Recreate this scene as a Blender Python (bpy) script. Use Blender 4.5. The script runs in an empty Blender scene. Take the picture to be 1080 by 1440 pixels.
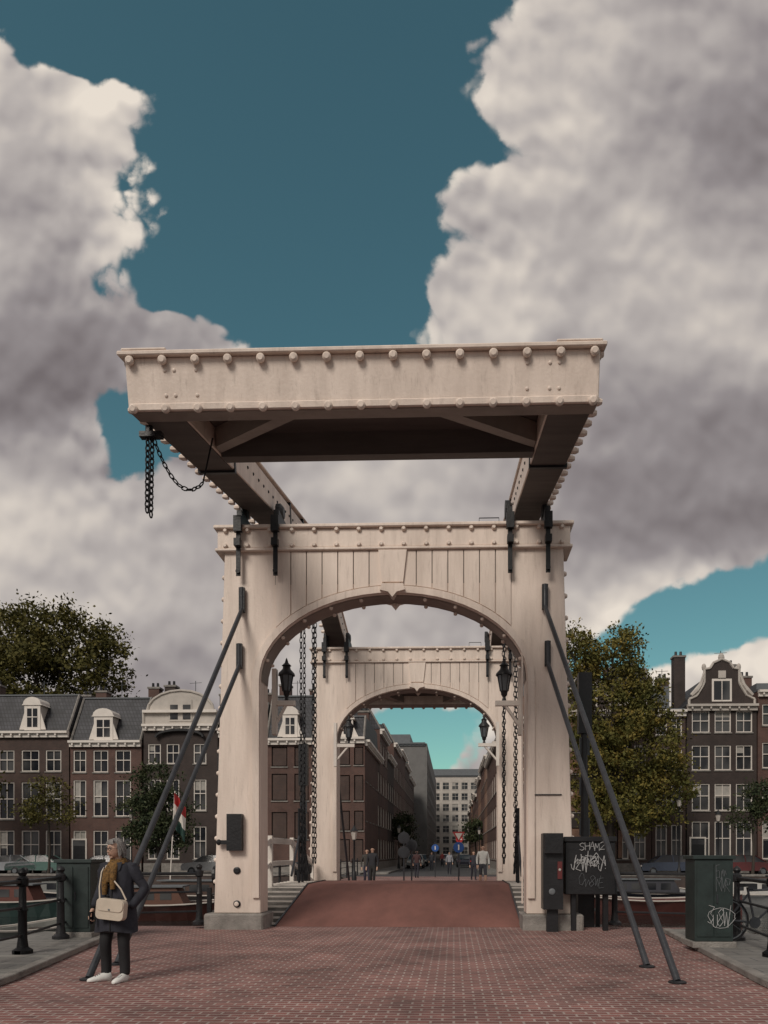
import bpy, math, random, bmesh
import numpy as np
from mathutils import Vector, Matrix
R=random.Random(11)
sc=bpy.context.scene
TH=math.radians(1.763); F=1040.0; HC=1.45
def wx(u,Y): return Y*math.tan(math.atan((u-606)/F)-TH)
def wz(u,v,Y):
    X=wx(u,Y); return HC+(1200-v)*(-X*math.sin(TH)+Y*math.cos(TH))/F

# ---------------------------------------------------------------- materials
def nmat(name):
    m=bpy.data.materials.new(name); m.use_nodes=True
    nt=m.node_tree; b=nt.nodes['Principled BSDF']; return m,nt,b
def C(c): return (c[0],c[1],c[2],1)
def mat(name,col,rough=.6,var=.18,scale=2.0,bump=.15,metal=0,stretch=(1,1,1),col2=None,fine=25,spec=.5):
    m,nt,b=nmat(name); N=nt.nodes.new; L=nt.links.new
    tc=N('ShaderNodeTexCoord'); mp=N('ShaderNodeMapping'); mp.inputs['Scale'].default_value=stretch
    L(tc.outputs['Object'],mp.inputs[0])
    n=N('ShaderNodeTexNoise'); n.inputs['Scale'].default_value=scale; n.inputs['Detail'].default_value=5; n.inputs['Roughness'].default_value=.65
    L(mp.outputs[0],n.inputs[0])
    r=N('ShaderNodeValToRGB'); r.color_ramp.elements[0].position=.3; r.color_ramp.elements[1].position=.7
    lo=col2 if col2 else tuple(x*(1-var) for x in col); hi=tuple(min(1,x*(1+var*.6)) for x in col)
    r.color_ramp.elements[0].color=C(lo); r.color_ramp.elements[1].color=C(hi)
    L(n.outputs[0],r.inputs[0]); L(r.outputs[0],b.inputs['Base Color'])
    n2=N('ShaderNodeTexNoise'); n2.inputs['Scale'].default_value=fine; n2.inputs['Detail'].default_value=2
    L(tc.outputs['Object'],n2.inputs[0])
    bp=N('ShaderNodeBump'); bp.inputs['Strength'].default_value=bump; bp.inputs['Distance'].default_value=.02
    L(n2.outputs[0],bp.inputs['Height']); L(bp.outputs[0],b.inputs['Normal'])
    b.inputs['Roughness'].default_value=rough; b.inputs['Metallic'].default_value=metal
    b.inputs['Specular IOR Level'].default_value=spec
    return m
def brickmat(name,c1,c2,mortar,bw=.22,rh=.075,ms=.012,horizontal=False,rough=.85,stain=.35,bump=.3):
    m,nt,b=nmat(name); N=nt.nodes.new; L=nt.links.new
    tc=N('ShaderNodeTexCoord'); s=N('ShaderNodeSeparateXYZ'); L(tc.outputs['Object'],s.inputs[0])
    cb=N('ShaderNodeCombineXYZ')
    if horizontal: L(s.outputs[0],cb.inputs[0]); L(s.outputs[1],cb.inputs[1])
    else:
        a=N('ShaderNodeMath'); a.operation='ADD'; L(s.outputs[0],a.inputs[0]); L(s.outputs[1],a.inputs[1])
        L(a.outputs[0],cb.inputs[0]); L(s.outputs[2],cb.inputs[1])
    br=N('ShaderNodeTexBrick'); br.inputs['Scale'].default_value=1; br.inputs['Brick Width'].default_value=bw
    br.inputs['Row Height'].default_value=rh; br.inputs['Mortar Size'].default_value=ms
    br.inputs['Color1'].default_value=C(c1); br.inputs['Color2'].default_value=C(c2); br.inputs['Mortar'].default_value=C(mortar)
    br.inputs['Mortar Smooth'].default_value=.3
    L(cb.outputs[0],br.inputs['Vector'])
    n=N('ShaderNodeTexNoise'); n.inputs['Scale'].default_value=.8; n.inputs['Detail'].default_value=6; n.inputs['Roughness'].default_value=.7
    L(tc.outputs['Object'],n.inputs[0])
    mr=N('ShaderNodeMapRange'); mr.inputs[1].default_value=.3; mr.inputs[2].default_value=.7; mr.inputs[3].default_value=1-stain; mr.inputs[4].default_value=1+stain*.5
    L(n.outputs[0],mr.inputs[0])
    mx=N('ShaderNodeMix'); mx.data_type='RGBA'; mx.blend_type='MULTIPLY'; mx.inputs[0].default_value=1
    L(br.outputs[0],mx.inputs[6]); L(mr.outputs[0],mx.inputs[7]); L(mx.outputs[2],b.inputs['Base Color'])
    bp=N('ShaderNodeBump'); bp.inputs['Strength'].default_value=bump; bp.inputs['Distance'].default_value=.01; bp.invert=True
    L(br.outputs[1],bp.inputs['Height']); L(bp.outputs[0],b.inputs['Normal'])
    b.inputs['Roughness'].default_value=rough
    return m
def creampaint():
    m=mat('cream_paint',(.80,.68,.595),.5,.14,1.3,.14,stretch=(3,3,.4),col2=(.66,.55,.475))
    nt=m.node_tree; N=nt.nodes.new; L=nt.links.new; b=nt.nodes['Principled BSDF']
    src=b.inputs['Base Color'].links[0].from_socket
    tc=N('ShaderNodeTexCoord'); mp=N('ShaderNodeMapping'); mp.inputs['Scale'].default_value=(9,9,.9); L(tc.outputs['Object'],mp.inputs[0])
    n=N('ShaderNodeTexNoise'); n.inputs['Scale'].default_value=1.5; n.inputs['Detail'].default_value=6; n.inputs['Roughness'].default_value=.7; L(mp.outputs[0],n.inputs[0])
    s=N('ShaderNodeSeparateXYZ'); L(tc.outputs['Object'],s.inputs[0])
    r=N('ShaderNodeMapRange'); r.inputs[1].default_value=.55; r.inputs[2].default_value=.75; r.inputs[3].default_value=0; r.inputs[4].default_value=.55; L(n.outputs[0],r.inputs[0])
    lo=N('ShaderNodeMapRange'); lo.inputs[1].default_value=.2; lo.inputs[2].default_value=1.3; lo.inputs[3].default_value=.30; lo.inputs[4].default_value=0; L(s.outputs[2],lo.inputs[0])
    ad=N('ShaderNodeMath'); ad.operation='ADD'; ad.use_clamp=True; L(r.outputs[0],ad.inputs[0]); L(lo.outputs[0],ad.inputs[1])
    mx=N('ShaderNodeMix'); mx.data_type='RGBA'; L(ad.outputs[0],mx.inputs[0]); L(src,mx.inputs[6]); mx.inputs[7].default_value=(.38,.31,.26,1)
    L(mx.outputs[2],b.inputs['Base Color']); return m
CREAM=creampaint()
CREAM_SHADE=mat('cream_deep_shade',(.105,.088,.08),.7,.3,1.5,.1,stretch=(.4,3,3))  # deep shade painted into the colour, for undersides and box interior
CREAM_HALFSHADE=mat('cream_half_shade',(.30,.255,.225),.6,.25,1.5,.1)  # cream with shade painted in, for gaps, arch soffit, fascia underside, braces
WHITE=mat('white_paint',(.72,.66,.60),.5,.1,2)
OFFW=mat('stucco_white',(.50,.455,.41),.8,.2,1)
BLACK=mat('black_iron',(.016,.016,.018),.45,.3,6,.2,spec=.4)
STEEL=mat('dark_steel',(.034,.036,.042),.4,.3,8,.15)
STONE=mat('grey_stone',(.25,.23,.21),.85,.4,3,.6,fine=40)
STRIP=brickmat('pavement_slabs',(.19,.18,.17),(.23,.22,.20),(.09,.09,.09),.6,.3,.012,True,stain=.4)
PAVER=brickmat('brick_pavers',(.265,.112,.096),(.17,.074,.066),(.38,.30,.27),.20,.10,.013,True,.75,.55,.4)
DECK=mat('red_deck_coating',(.215,.092,.073),.85,.32,1.1,.3,fine=120,stretch=(1,.35,1))
ASPH=mat('asphalt',(.055,.055,.058),.85,.25,1,.3)
LAND=mat('quay_ground',(.12,.10,.09),.9,.3,.3,.2)
B_RED=brickmat('brick_red',(.12,.052,.038),(.09,.04,.03),(.12,.095,.085))
B_BRN=brickmat('brick_brown',(.078,.042,.033),(.055,.032,.028),(.09,.07,.06))
B_DRK=brickmat('brick_dark',(.05,.032,.028),(.04,.027,.024),(.06,.05,.045))
B_ORG=brickmat('brick_orange',(.24,.115,.07),(.20,.09,.06),(.22,.17,.13))
B_GRY=mat('concrete_grey',(.17,.165,.16),.85,.2,.6)
B_QUAY=brickmat('quay_brick',(.09,.06,.05),(.07,.05,.045),(.08,.07,.065),.3,.1)
def rooftile():
    m,nt,b=nmat('roof_tile'); N=nt.nodes.new; L=nt.links.new
    tc=N('ShaderNodeTexCoord'); s=N('ShaderNodeSeparateXYZ'); L(tc.outputs['Object'],s.inputs[0])
    a=N('ShaderNodeMath'); a.operation='ADD'; L(s.outputs[0],a.inputs[0]); L(s.outputs[1],a.inputs[1])
    cb=N('ShaderNodeCombineXYZ'); L(a.outputs[0],cb.inputs[0]); L(s.outputs[2],cb.inputs[1])
    br=N('ShaderNodeTexBrick'); br.offset=.0; br.inputs['Scale'].default_value=1; br.inputs['Brick Width'].default_value=.26; br.inputs['Row Height'].default_value=.34; br.inputs['Mortar Size'].default_value=.03
    br.inputs['Color1'].default_value=(.045,.045,.052,1); br.inputs['Color2'].default_value=(.028,.028,.034,1); br.inputs['Mortar'].default_value=(.012,.012,.014,1); L(cb.outputs[0],br.inputs['Vector'])
    n=N('ShaderNodeTexNoise'); n.inputs['Scale'].default_value=.9; n.inputs['Detail'].default_value=5; L(tc.outputs['Object'],n.inputs[0])
    mr=N('ShaderNodeMapRange'); mr.inputs[1].default_value=.3; mr.inputs[2].default_value=.7; mr.inputs[3].default_value=.6; mr.inputs[4].default_value=1.4; L(n.outputs[0],mr.inputs[0])
    mx=N('ShaderNodeMix'); mx.data_type='RGBA'; mx.blend_type='MULTIPLY'; mx.inputs[0].default_value=1; L(br.outputs[0],mx.inputs[6]); L(mr.outputs[0],mx.inputs[7]); L(mx.outputs[2],b.inputs['Base Color'])
    b.inputs['Roughness'].default_value=.6; return m
ROOF=rooftile()
LEAD=mat('lead_grey',(.13,.14,.15),.6,.2,2)
def glass():
    m,nt,b=nmat('window_glass'); N=nt.nodes.new; L=nt.links.new
    tc=N('ShaderNodeTexCoord'); n=N('ShaderNodeTexNoise'); n.inputs['Scale'].default_value=.45; n.inputs['Detail'].default_value=1
    L(tc.outputs['Object'],n.inputs[0]); r=N('ShaderNodeValToRGB')
    r.color_ramp.elements[0].position=.42; r.color_ramp.elements[0].color=(.012,.014,.018,1)
    r.color_ramp.elements[1].position=.62; r.color_ramp.elements[1].color=(.08,.08,.08,1)
    L(n.outputs[0],r.inputs[0]); L(r.outputs[0],b.inputs['Base Color'])
    b.inputs['Roughness'].default_value=.15; return m
GLASS=glass()
CURT=mat('curtain',(.36,.34,.31),.9,.2,4)
def flat(name,c,r=.6,**k): return mat(name,c,r,k.pop('var',.12),k.pop('scale',6),k.pop('bump',.08),**k)
GREENBOX=flat('cabinet_green',(.022,.034,.032),.5,var=.35,scale=5)
GRAF=flat('graffiti_paint',(.42,.42,.42),.6,var=.35,scale=20)
RED=flat('sign_red',(.40,.03,.03),.4); BLUE=flat('sign_blue',(.02,.08,.28),.4)
FGREEN=flat('flag_dark_green',(.015,.05,.04),.7)
LAMPG=flat('lantern_glass',(.10,.11,.12),.15)
SKIN=flat('skin',(.50,.31,.225),.55); HAIRG=flat('hair_grey',(.22,.205,.195),.7,var=.45,scale=60)
NAVY=flat('coat_navy',(.022,.023,.033),.85,var=.45,scale=12); PANTS=flat('trousers_black',(.012,.012,.014),.8)
SHOE=flat('shoe_white',(.72,.71,.68),.5); BAGM=flat('bag_cream',(.55,.47,.38),.55)
SCARF=flat('scarf_plaid',(.17,.09,.025),.9,var=.85,scale=45)
def water():
    m,nt,b=nmat('river_water'); N=nt.nodes.new; L=nt.links.new
    b.inputs['Base Color'].default_value=(.012,.018,.018,1); b.inputs['Roughness'].default_value=.08
    tc=N('ShaderNodeTexCoord'); n=N('ShaderNodeTexNoise'); n.inputs['Scale'].default_value=1.4; n.inputs['Detail'].default_value=4
    L(tc.outputs['Object'],n.inputs[0]); bp=N('ShaderNodeBump'); bp.inputs['Strength'].default_value=.5; bp.inputs['Distance'].default_value=.08
    L(n.outputs[0],bp.inputs['Height']); L(bp.outputs[0],b.inputs['Normal']); return m
WATER=water()
def leafmat(name,c1,c2,c3):
    m,nt,b=nmat(name); N=nt.nodes.new; L=nt.links.new
    tc=N('ShaderNodeTexCoord'); n=N('ShaderNodeTexNoise'); n.inputs['Scale'].default_value=.9; n.inputs['Detail'].default_value=6; n.inputs['Roughness'].default_value=.75
    L(tc.outputs['Object'],n.inputs[0]); r=N('ShaderNodeValToRGB'); e=r.color_ramp.elements
    e[0].position=.33; e[0].color=C(c1); e[1].position=.68; e[1].color=C(c3); x=e.new(.5); x.color=C(c2)
    L(n.outputs[0],r.inputs[0]); L(r.outputs[0],b.inputs['Base Color']); b.inputs['Roughness'].default_value=.7
    b.inputs['Specular IOR Level'].default_value=.2
    return m
LEAF1=leafmat('foliage_olive',(.030,.032,.011),(.085,.078,.020),(.16,.13,.035))
LEAF2=leafmat('foliage_green',(.015,.025,.015),(.040,.052,.024),(.08,.085,.035))
LEAF3=leafmat('foliage_autumn',(.040,.050,.014),(.115,.108,.028),(.27,.19,.045))
BARK=mat('bark',(.05,.04,.032),.9,.3,6,.5)

# ---------------------------------------------------------------- builder
class MB:
    def __init__(s): s.v=[];s.f=[];s.m=[];s.ml=[];s.T=None
    def mi(s,m):
        if m not in s.ml: s.ml.append(m)
        return s.ml.index(m)
    def add(s,vs,fs,m):
        o=len(s.v); k=s.mi(m)
        for p in vs: s.v.append(tuple(s.T(*p)) if s.T else tuple(p))
        for f in fs: s.f.append([o+i for i in f]); s.m.append(k)
    def box(s,x0,x1,y0,y1,z0,z1,m):
        s.add([(x0,y0,z0),(x1,y0,z0),(x1,y1,z0),(x0,y1,z0),(x0,y0,z1),(x1,y0,z1),(x1,y1,z1),(x0,y1,z1)],
              [(0,3,2,1),(4,5,6,7),(0,1,5,4),(1,2,6,5),(2,3,7,6),(3,0,4,7)],m)
    def prism(s,poly,y0,y1,m):
        n=len(poly); vs=[(x,y0,z) for x,z in poly]+[(x,y1,z) for x,z in poly]
        s.add(vs,[list(range(n)),list(range(2*n-1,n-1,-1))]+[(i,n+i,n+(i+1)%n,(i+1)%n) for i in range(n)],m)
    def prismz(s,poly,z0,z1,m):
        n=len(poly); vs=[(x,y,z0) for x,y in poly]+[(x,y,z1) for x,y in poly]
        s.add(vs,[list(range(n)),list(range(2*n-1,n-1,-1))]+[(i,n+i,n+(i+1)%n,(i+1)%n) for i in range(n)],m)
    def tube(s,pts,r,m,n=8):
        pts=[Vector(p) for p in pts]; rs=r if isinstance(r,(list,tuple)) else [r]*len(pts); vs=[];fs=[]
        prev=None
        for i,p in enumerate(pts):
            d=(pts[min(i+1,len(pts)-1)]-pts[max(i-1,0)])
            if d.length<1e-9: d=Vector((0,0,1))
            d.normalize()
            ref=Vector((0,0,1)) if abs(d.z)<.95 else Vector((0,1,0))
            a=d.cross(ref).normalized(); 
            if prev is not None and a.dot(prev)<0: a=-a
            prev=a; b=d.cross(a)
            for k in range(n):
                t=2*math.pi*(k+.5)/n; vs.append(p+(a*math.cos(t)+b*math.sin(t))*rs[i])
        for i in range(len(pts)-1):
            for k in range(n): fs.append((i*n+k,i*n+(k+1)%n,(i+1)*n+(k+1)%n,(i+1)*n+k))
        fs.append(list(range(n))); fs.append([(len(pts)-1)*n+k for k in range(n)])
        s.add(vs,fs,m)
    def disc(s,c,ax,r,d,m,n=10):
        c=Vector(c); a=Vector(ax).normalized(); s.tube([c,c+a*d*.6,c+a*d],[r,r,r*.6],m,n)
    def lathe(s,prof,c,m,n=14):
        vs=[];fs=[]
        for r,z in prof:
            for k in range(n):
                t=2*math.pi*k/n; vs.append((c[0]+r*math.cos(t),c[1]+r*math.sin(t),c[2]+z))
        for i in range(len(prof)-1):
            for k in range(n): fs.append((i*n+k,i*n+(k+1)%n,(i+1)*n+(k+1)%n,(i+1)*n+k))
        fs.append(list(range(n))); fs.append([(len(prof)-1)*n+k for k in range(n)])
        s.add(vs,fs,m)
    def ball(s,c,r,m,nu=14,nv=10,fn=None):
        vs=[];fs=[]
        for j in range(nv+1):
            ph=math.pi*j/nv
            for i in range(nu):
                t=2*math.pi*i/nu; d=Vector((math.sin(ph)*math.cos(t),math.sin(ph)*math.sin(t),math.cos(ph)))
                k=fn(d) if fn else 1
                vs.append((c[0]+d.x*r[0]*k,c[1]+d.y*r[1]*k,c[2]+d.z*r[2]*k))
        for j in range(nv):
            for i in range(nu): fs.append((j*nu+i,j*nu+(i+1)%nu,(j+1)*nu+(i+1)%nu,(j+1)*nu+i))
        s.add(vs,fs,m)
    def obj(s,name,parent=None,smooth=False,bevel=0,loc=None):
        me=bpy.data.meshes.new(name); me.from_pydata(s.v,[],s.f); 
        for m in s.ml: me.materials.append(m)
        me.polygons.foreach_set('material_index',s.m)
        bm=bmesh.new(); bm.from_mesh(me); bmesh.ops.recalc_face_normals(bm,faces=bm.faces); bm.to_mesh(me); bm.free()
        o=bpy.data.objects.new(name,me); sc.collection.objects.link(o)
        if smooth:
            me.shade_smooth(); me.set_sharp_from_angle(angle=math.radians(40))
        if bevel:
            b=o.modifiers.new('b','BEVEL'); b.width=bevel; b.segments=1; b.limit_method='ANGLE'; b.angle_limit=math.radians(40)
        if parent:
            o.parent=parent; o.location=-Vector(parent.location)
        return o
def empty(name,loc=(0,0,0)):
    e=bpy.data.objects.new(name,None); e.location=loc; sc.collection.objects.link(e); e.empty_display_size=.3; return e
def chain(mb,path,pitch=.13,w=.05,r=.013,m=BLACK):
    path=[Vector(p) for p in path]
    tot=sum((path[i+1]-path[i]).length for i in range(len(path)-1)); n=max(2,int(tot/pitch))
    def at(t):
        for i in range(len(path)-1):
            l=(path[i+1]-path[i]).length
            if t<=l or i==len(path)-2: return path[i].lerp(path[i+1],min(1,t/l)),(path[i+1]-path[i]).normalized()
            t-=l
    for i in range(n):
        c,d=at((i+.5)*tot/n); ref=Vector((1,0,0)) if abs(d.x)<.9 else Vector((0,1,0))
        a=d.cross(ref).normalized(); b=d.cross(a)
        q=(a+b*.25).normalized() if i%2 else (b-a*.25).normalized()
        L=tot/n*.66; pts=[]
        for k in range(9):
            t=2*math.pi*k/8; pts.append(c+d*L*math.cos(t)*1.0+q*w*math.sin(t))
        mb.tube(pts,r,m,5)

# ---------------------------------------------------------------- ground, water, street
g=MB(); g.box(-1500,1500,-1500,1500,-4.0,-3.0,LAND); g.obj('ground')
g=MB(); g.add([(-700,-60,-1.8),(700,-60,-1.8),(700,49,-1.8),(-700,49,-1.8)],[(0,1,2,3)],WATER); g.obj('river_water')
XB=-1.16
YQ=49.0
g=MB(); g.prism([( -700,-3.2),(700,-3.2),(700,-.14),(-700,-.14)],YQ,900,LAND); g.obj('far_quay_ground')
g=MB()
g.box(-700,-7.5,YQ-.35,YQ+.0,-3,-.05,B_QUAY); g.box(5.4,700,YQ-.35,YQ,-3,-.05,B_QUAY)
g.box(-700,-7.5,YQ-.4,YQ+.25,-.05,.08,STONE); g.box(5.4,700,YQ-.4,YQ+.25,-.05,.08,STONE)
g.obj('quay_wall')
g=MB()
g.add([(-5.0,YQ,-.13),(2.2,YQ,-.13),(2.2,300,-.13),(-5.0,300,-.13)],[(0,1,2,3)],ASPH)
g.add([(-70,50.5,-.134),(70,50.5,-.134),(70,54.2,-.134),(-70,54.2,-.134)],[(0,1,2,3)],ASPH)
g.obj('street')
g=MB()
g.box(-6.9,-5.0,56.5,300,-.14,-.01,STRIP); g.box(2.2,3.9,56.5,300,-.14,-.01,STRIP)
g.box(-70,-6.9,54.4,58,-.14,-.01,STRIP); g.box(3.9,70,54.4,58,-.14,-.01,STRIP)
g.obj('street_pavement')
g=MB(); g.prismz([(-7.3,-25),(5.2,-25),(5.2,14.6),(-7.3,14.6)],-.6,-.0,PAVER); g.obj('brick_road')
g=MB()
g.prismz([(-7.25,-24),(-4.6,-24),(-4.75,5),(-5.1,8.2),(-6.0,12.6),(-7.25,12.9)],.003,.07,STRIP)
g.prismz([(5.15,-24),(5.15,13.9),(3.95,13.6),(3.5,8.2),(3.4,5),(3.4,-24)],.003,.07,STRIP)
for pl in ([(-4.6,-24),(-4.75,5),(-5.1,8.2),(-6.0,12.6)],[(3.4,-24),(3.4,5),(3.5,8.2),(3.95,13.6)]):
    sg=-1 if pl[0][0]<0 else 1
    g.prismz([(x,y) for x,y in pl]+[(x-sg*.14,y) for x,y in reversed(pl)],.002,.085,STONE)
g.obj('pavement',bevel=.01)
g=MB(); g.prism([(-6.6,-.9),(4.4,-.9),(4.4,0.0),(-6.6,0.0)],24.2,34,PAVER)
g.add([(-6.6,34,0),(4.4,34,0),(4.4,YQ+1,-.12),(-6.6,YQ+1,-.12),(-6.6,34,-.9),(4.4,34,-.9),(4.4,YQ+1,-.9),(-6.6,YQ+1,-.9)],[(0,1,2,3),(4,7,6,5),(0,3,7,4),(1,5,6,2),(0,4,5,1),(3,2,6,7)],PAVER)
for yy in (26,34,42): g.box(-6.3,4.1,yy,yy+.8,-3.2,-.9,B_QUAY)
g.obj('bridge_span')
g=MB(); g.box(-7.3,5.2,13.2,14.6,-3.2,-.6,B_QUAY); g.box(-7.0,4.9,23.4,24.6,-3.2,-.9,B_QUAY); g.obj('bridge_pier')

# ---------------------------------------------------------------- drawbridge
br=empty('drawbridge',(XB,14.35,0))
SX=2.54; RISE=1.63; SPR=4.76; LT=7.28
def arch(off=0,n=28):
    out=[]
    for i in range(n+1):
        t=math.pi*(1-i/n); out.append((XB+(SX+off)*math.cos(t),SPR+(RISE+off)*math.sin(t)))
    return out
def archz(x,off):
    q=1-((x-XB)/(SX+off))**2
    return SPR+(RISE+off)*math.sqrt(q) if q>0 else 0
def portal(yc,dz,tag):
    def T(x,y,z): return (x,yc+y,z+dz if z>.35 else z+(dz if z>0.01 else 0))
    g=MB(); g.T=T; hw=lambda z:3.45-.22*z/7.4
    poly=[(XB-hw(.3),.3),(XB-SX,.3),*arch(),(XB+SX,.3),(XB+hw(.3),.3),(XB+hw(LT),LT),(XB-hw(LT),LT)]
    g.prism(poly,-.28,.28,CREAM)
    g.box(XB-3.36,XB+3.36,-.33,.33,LT+.002,LT+.36,CREAM)
    g.box(XB-3.42,XB+3.42,-.40,.40,LT+.362,LT+.43,CREAM)
    g.box(XB-3.40,XB+3.40,-.365,.365,LT-.06,LT,CREAM)
    g.obj('portal_frame_'+tag,br,bevel=.014)
    g=MB(); g.T=T
    for s in (-1,1):
        ya,yb=(-.312,-.281) if s<0 else (.281,.312)
        nb=15; w=4.5/nb
        for i in range(nb):
            a=XB-2.25+i*w+.010; b=a+w-.020
            zs=[(a+(b-a)*k/3) for k in range(4)]
            g.prism([(a,LT-.065)]+[(q,max(archz(q,.17),SPR)) for q in zs]+[(b,LT-.065)],ya,yb,CREAM)
        g.box(XB-2.26,XB+2.26,min(s*.2805,s*.283),max(s*.2805,s*.283),archz(XB,.2),LT-.07,CREAM_HALFSHADE)  # backing sheet coloured darker as painted shade in the plank gaps
        yk=(-.36,-.3125) if s<0 else (.3125,.36)
        g.prism([(XB-.27,LT-.07),(XB-.2,6.6),(XB+.2,6.6),(XB+.27,LT-.07)],*yk,CREAM)
        g.prism([(XB-.24,6.44),(XB-.2,6.56),(XB+.2,6.56),(XB+.24,6.44),(XB+.08,6.40),(XB,6.30),(XB-.08,6.40)],*((-.40,-.2) if s<0 else (.2,.40)),CREAM)
    g.obj('portal_planks_'+tag,br)
    g=MB(); g.T=T
    for s in (-1,1):
        ya,yb=(-.335,-.2815) if s<0 else (.2815,.335)
        A=arch(.02,28); Bq=arch(.15,28)
        vs=[];fs=[]
        for (p,q) in zip(A,Bq): vs+=[(p[0],ya,p[1]),(q[0],ya,q[1]),(q[0],yb,q[1]),(p[0],yb,p[1])]
        for i in range(len(A)-1):
            o=i*4; 
            for k in range(4): fs.append((o+k,o+4+k,o+4+(k+1)%4,o+(k+1)%4))
        g.add(vs,fs,CREAM)
        for q in (-1,1):
            x0=XB+q*(SX+.02); x1=XB+q*(SX+.15); g.box(min(x0,x1),max(x0,x1),ya,yb,.6,SPR-.001,CREAM)
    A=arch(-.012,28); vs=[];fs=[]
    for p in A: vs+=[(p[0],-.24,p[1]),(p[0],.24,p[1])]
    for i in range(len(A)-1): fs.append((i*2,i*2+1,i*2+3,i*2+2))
    g.add(vs,fs,CREAM_HALFSHADE)  # thin sheet along the arch soffit, shade put into its colour
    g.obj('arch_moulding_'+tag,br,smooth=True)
    g=MB(); g.T=T
    for s in (-1,1):
        for zz in (LT+.04,LT+.33):
            for i in range(16): g.disc((XB-3.2+i*6.4/15,s*.33,zz),(0,s,0),.045,.06,CREAM)
        for i in range(-5,6):
            t=math.pi*(.5+i*.075); x=XB+(SX+.09)*math.cos(t)
            g.disc((x,s*.2,archz(x,-.02)),(0,0,-1),.04,.05,CREAM,8)
    for q in (-1,1):
        z=.9
        while z<7.1:
            for yy in (-.16,.16): g.disc((XB+q*(hw(z)-.01),yy,z),(q,0,.02),.05,.075,CREAM)
            z+=.42
    g.obj('portal_bolts_'+tag,br,smooth=True)
    g=MB(); g.T=T
    for q in (-1,1):
        x0=XB+q*2.46; x1=XB+q*3.6; g.box(min(x0,x1),max(x0,x1),-.42,.42,-.3,.299,STONE)
    g.obj('stone_plinth_'+tag,br,bevel=.03)
    g=MB(); g.T=T
    for q in (-1,1):
        for xx in (XB+q*2.22,XB+q*2.93):
            for s in (-1,1):
                y=s*.405; g.box(xx-.042,xx+.042,min(y,y+s*.03),max(y,y+s*.03),6.72,LT+.5,BLACK)
                g.box(xx-.075,xx+.075,min(y,y+s*.09)-.01,max(y,y+s*.09),LT+.26,LT+.56,BLACK)
                g.box(xx-.06,xx+.06,min(y,y+s*.12)-.01,max(y,y+s*.12),LT-.02,LT+.12,BLACK)
                g.tube([(xx,s*.41,6.8),(xx,s*.47,6.8)],.045,BLACK,8)
            g.box(xx-.05,xx+.05,-.36,.36,LT+.432,LT+.72,BLACK)
            g.disc((xx-.07,0,LT+.82),(1,0,0),.17,.14,BLACK,12)
    x=XB+1.65
    g.tube([(x,-.1,LT+.43),(x,-.1,LT+.62),(x+.38,-.1,LT+.62),(x+.38,-.1,LT+.43)],.012,BLACK,5)
    g.obj('hinge_straps_'+tag,br,bevel=.006)
Y1,Y2=14.35,23.7
portal(Y1,0,'near'); portal(Y2,.27,'far')
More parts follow.
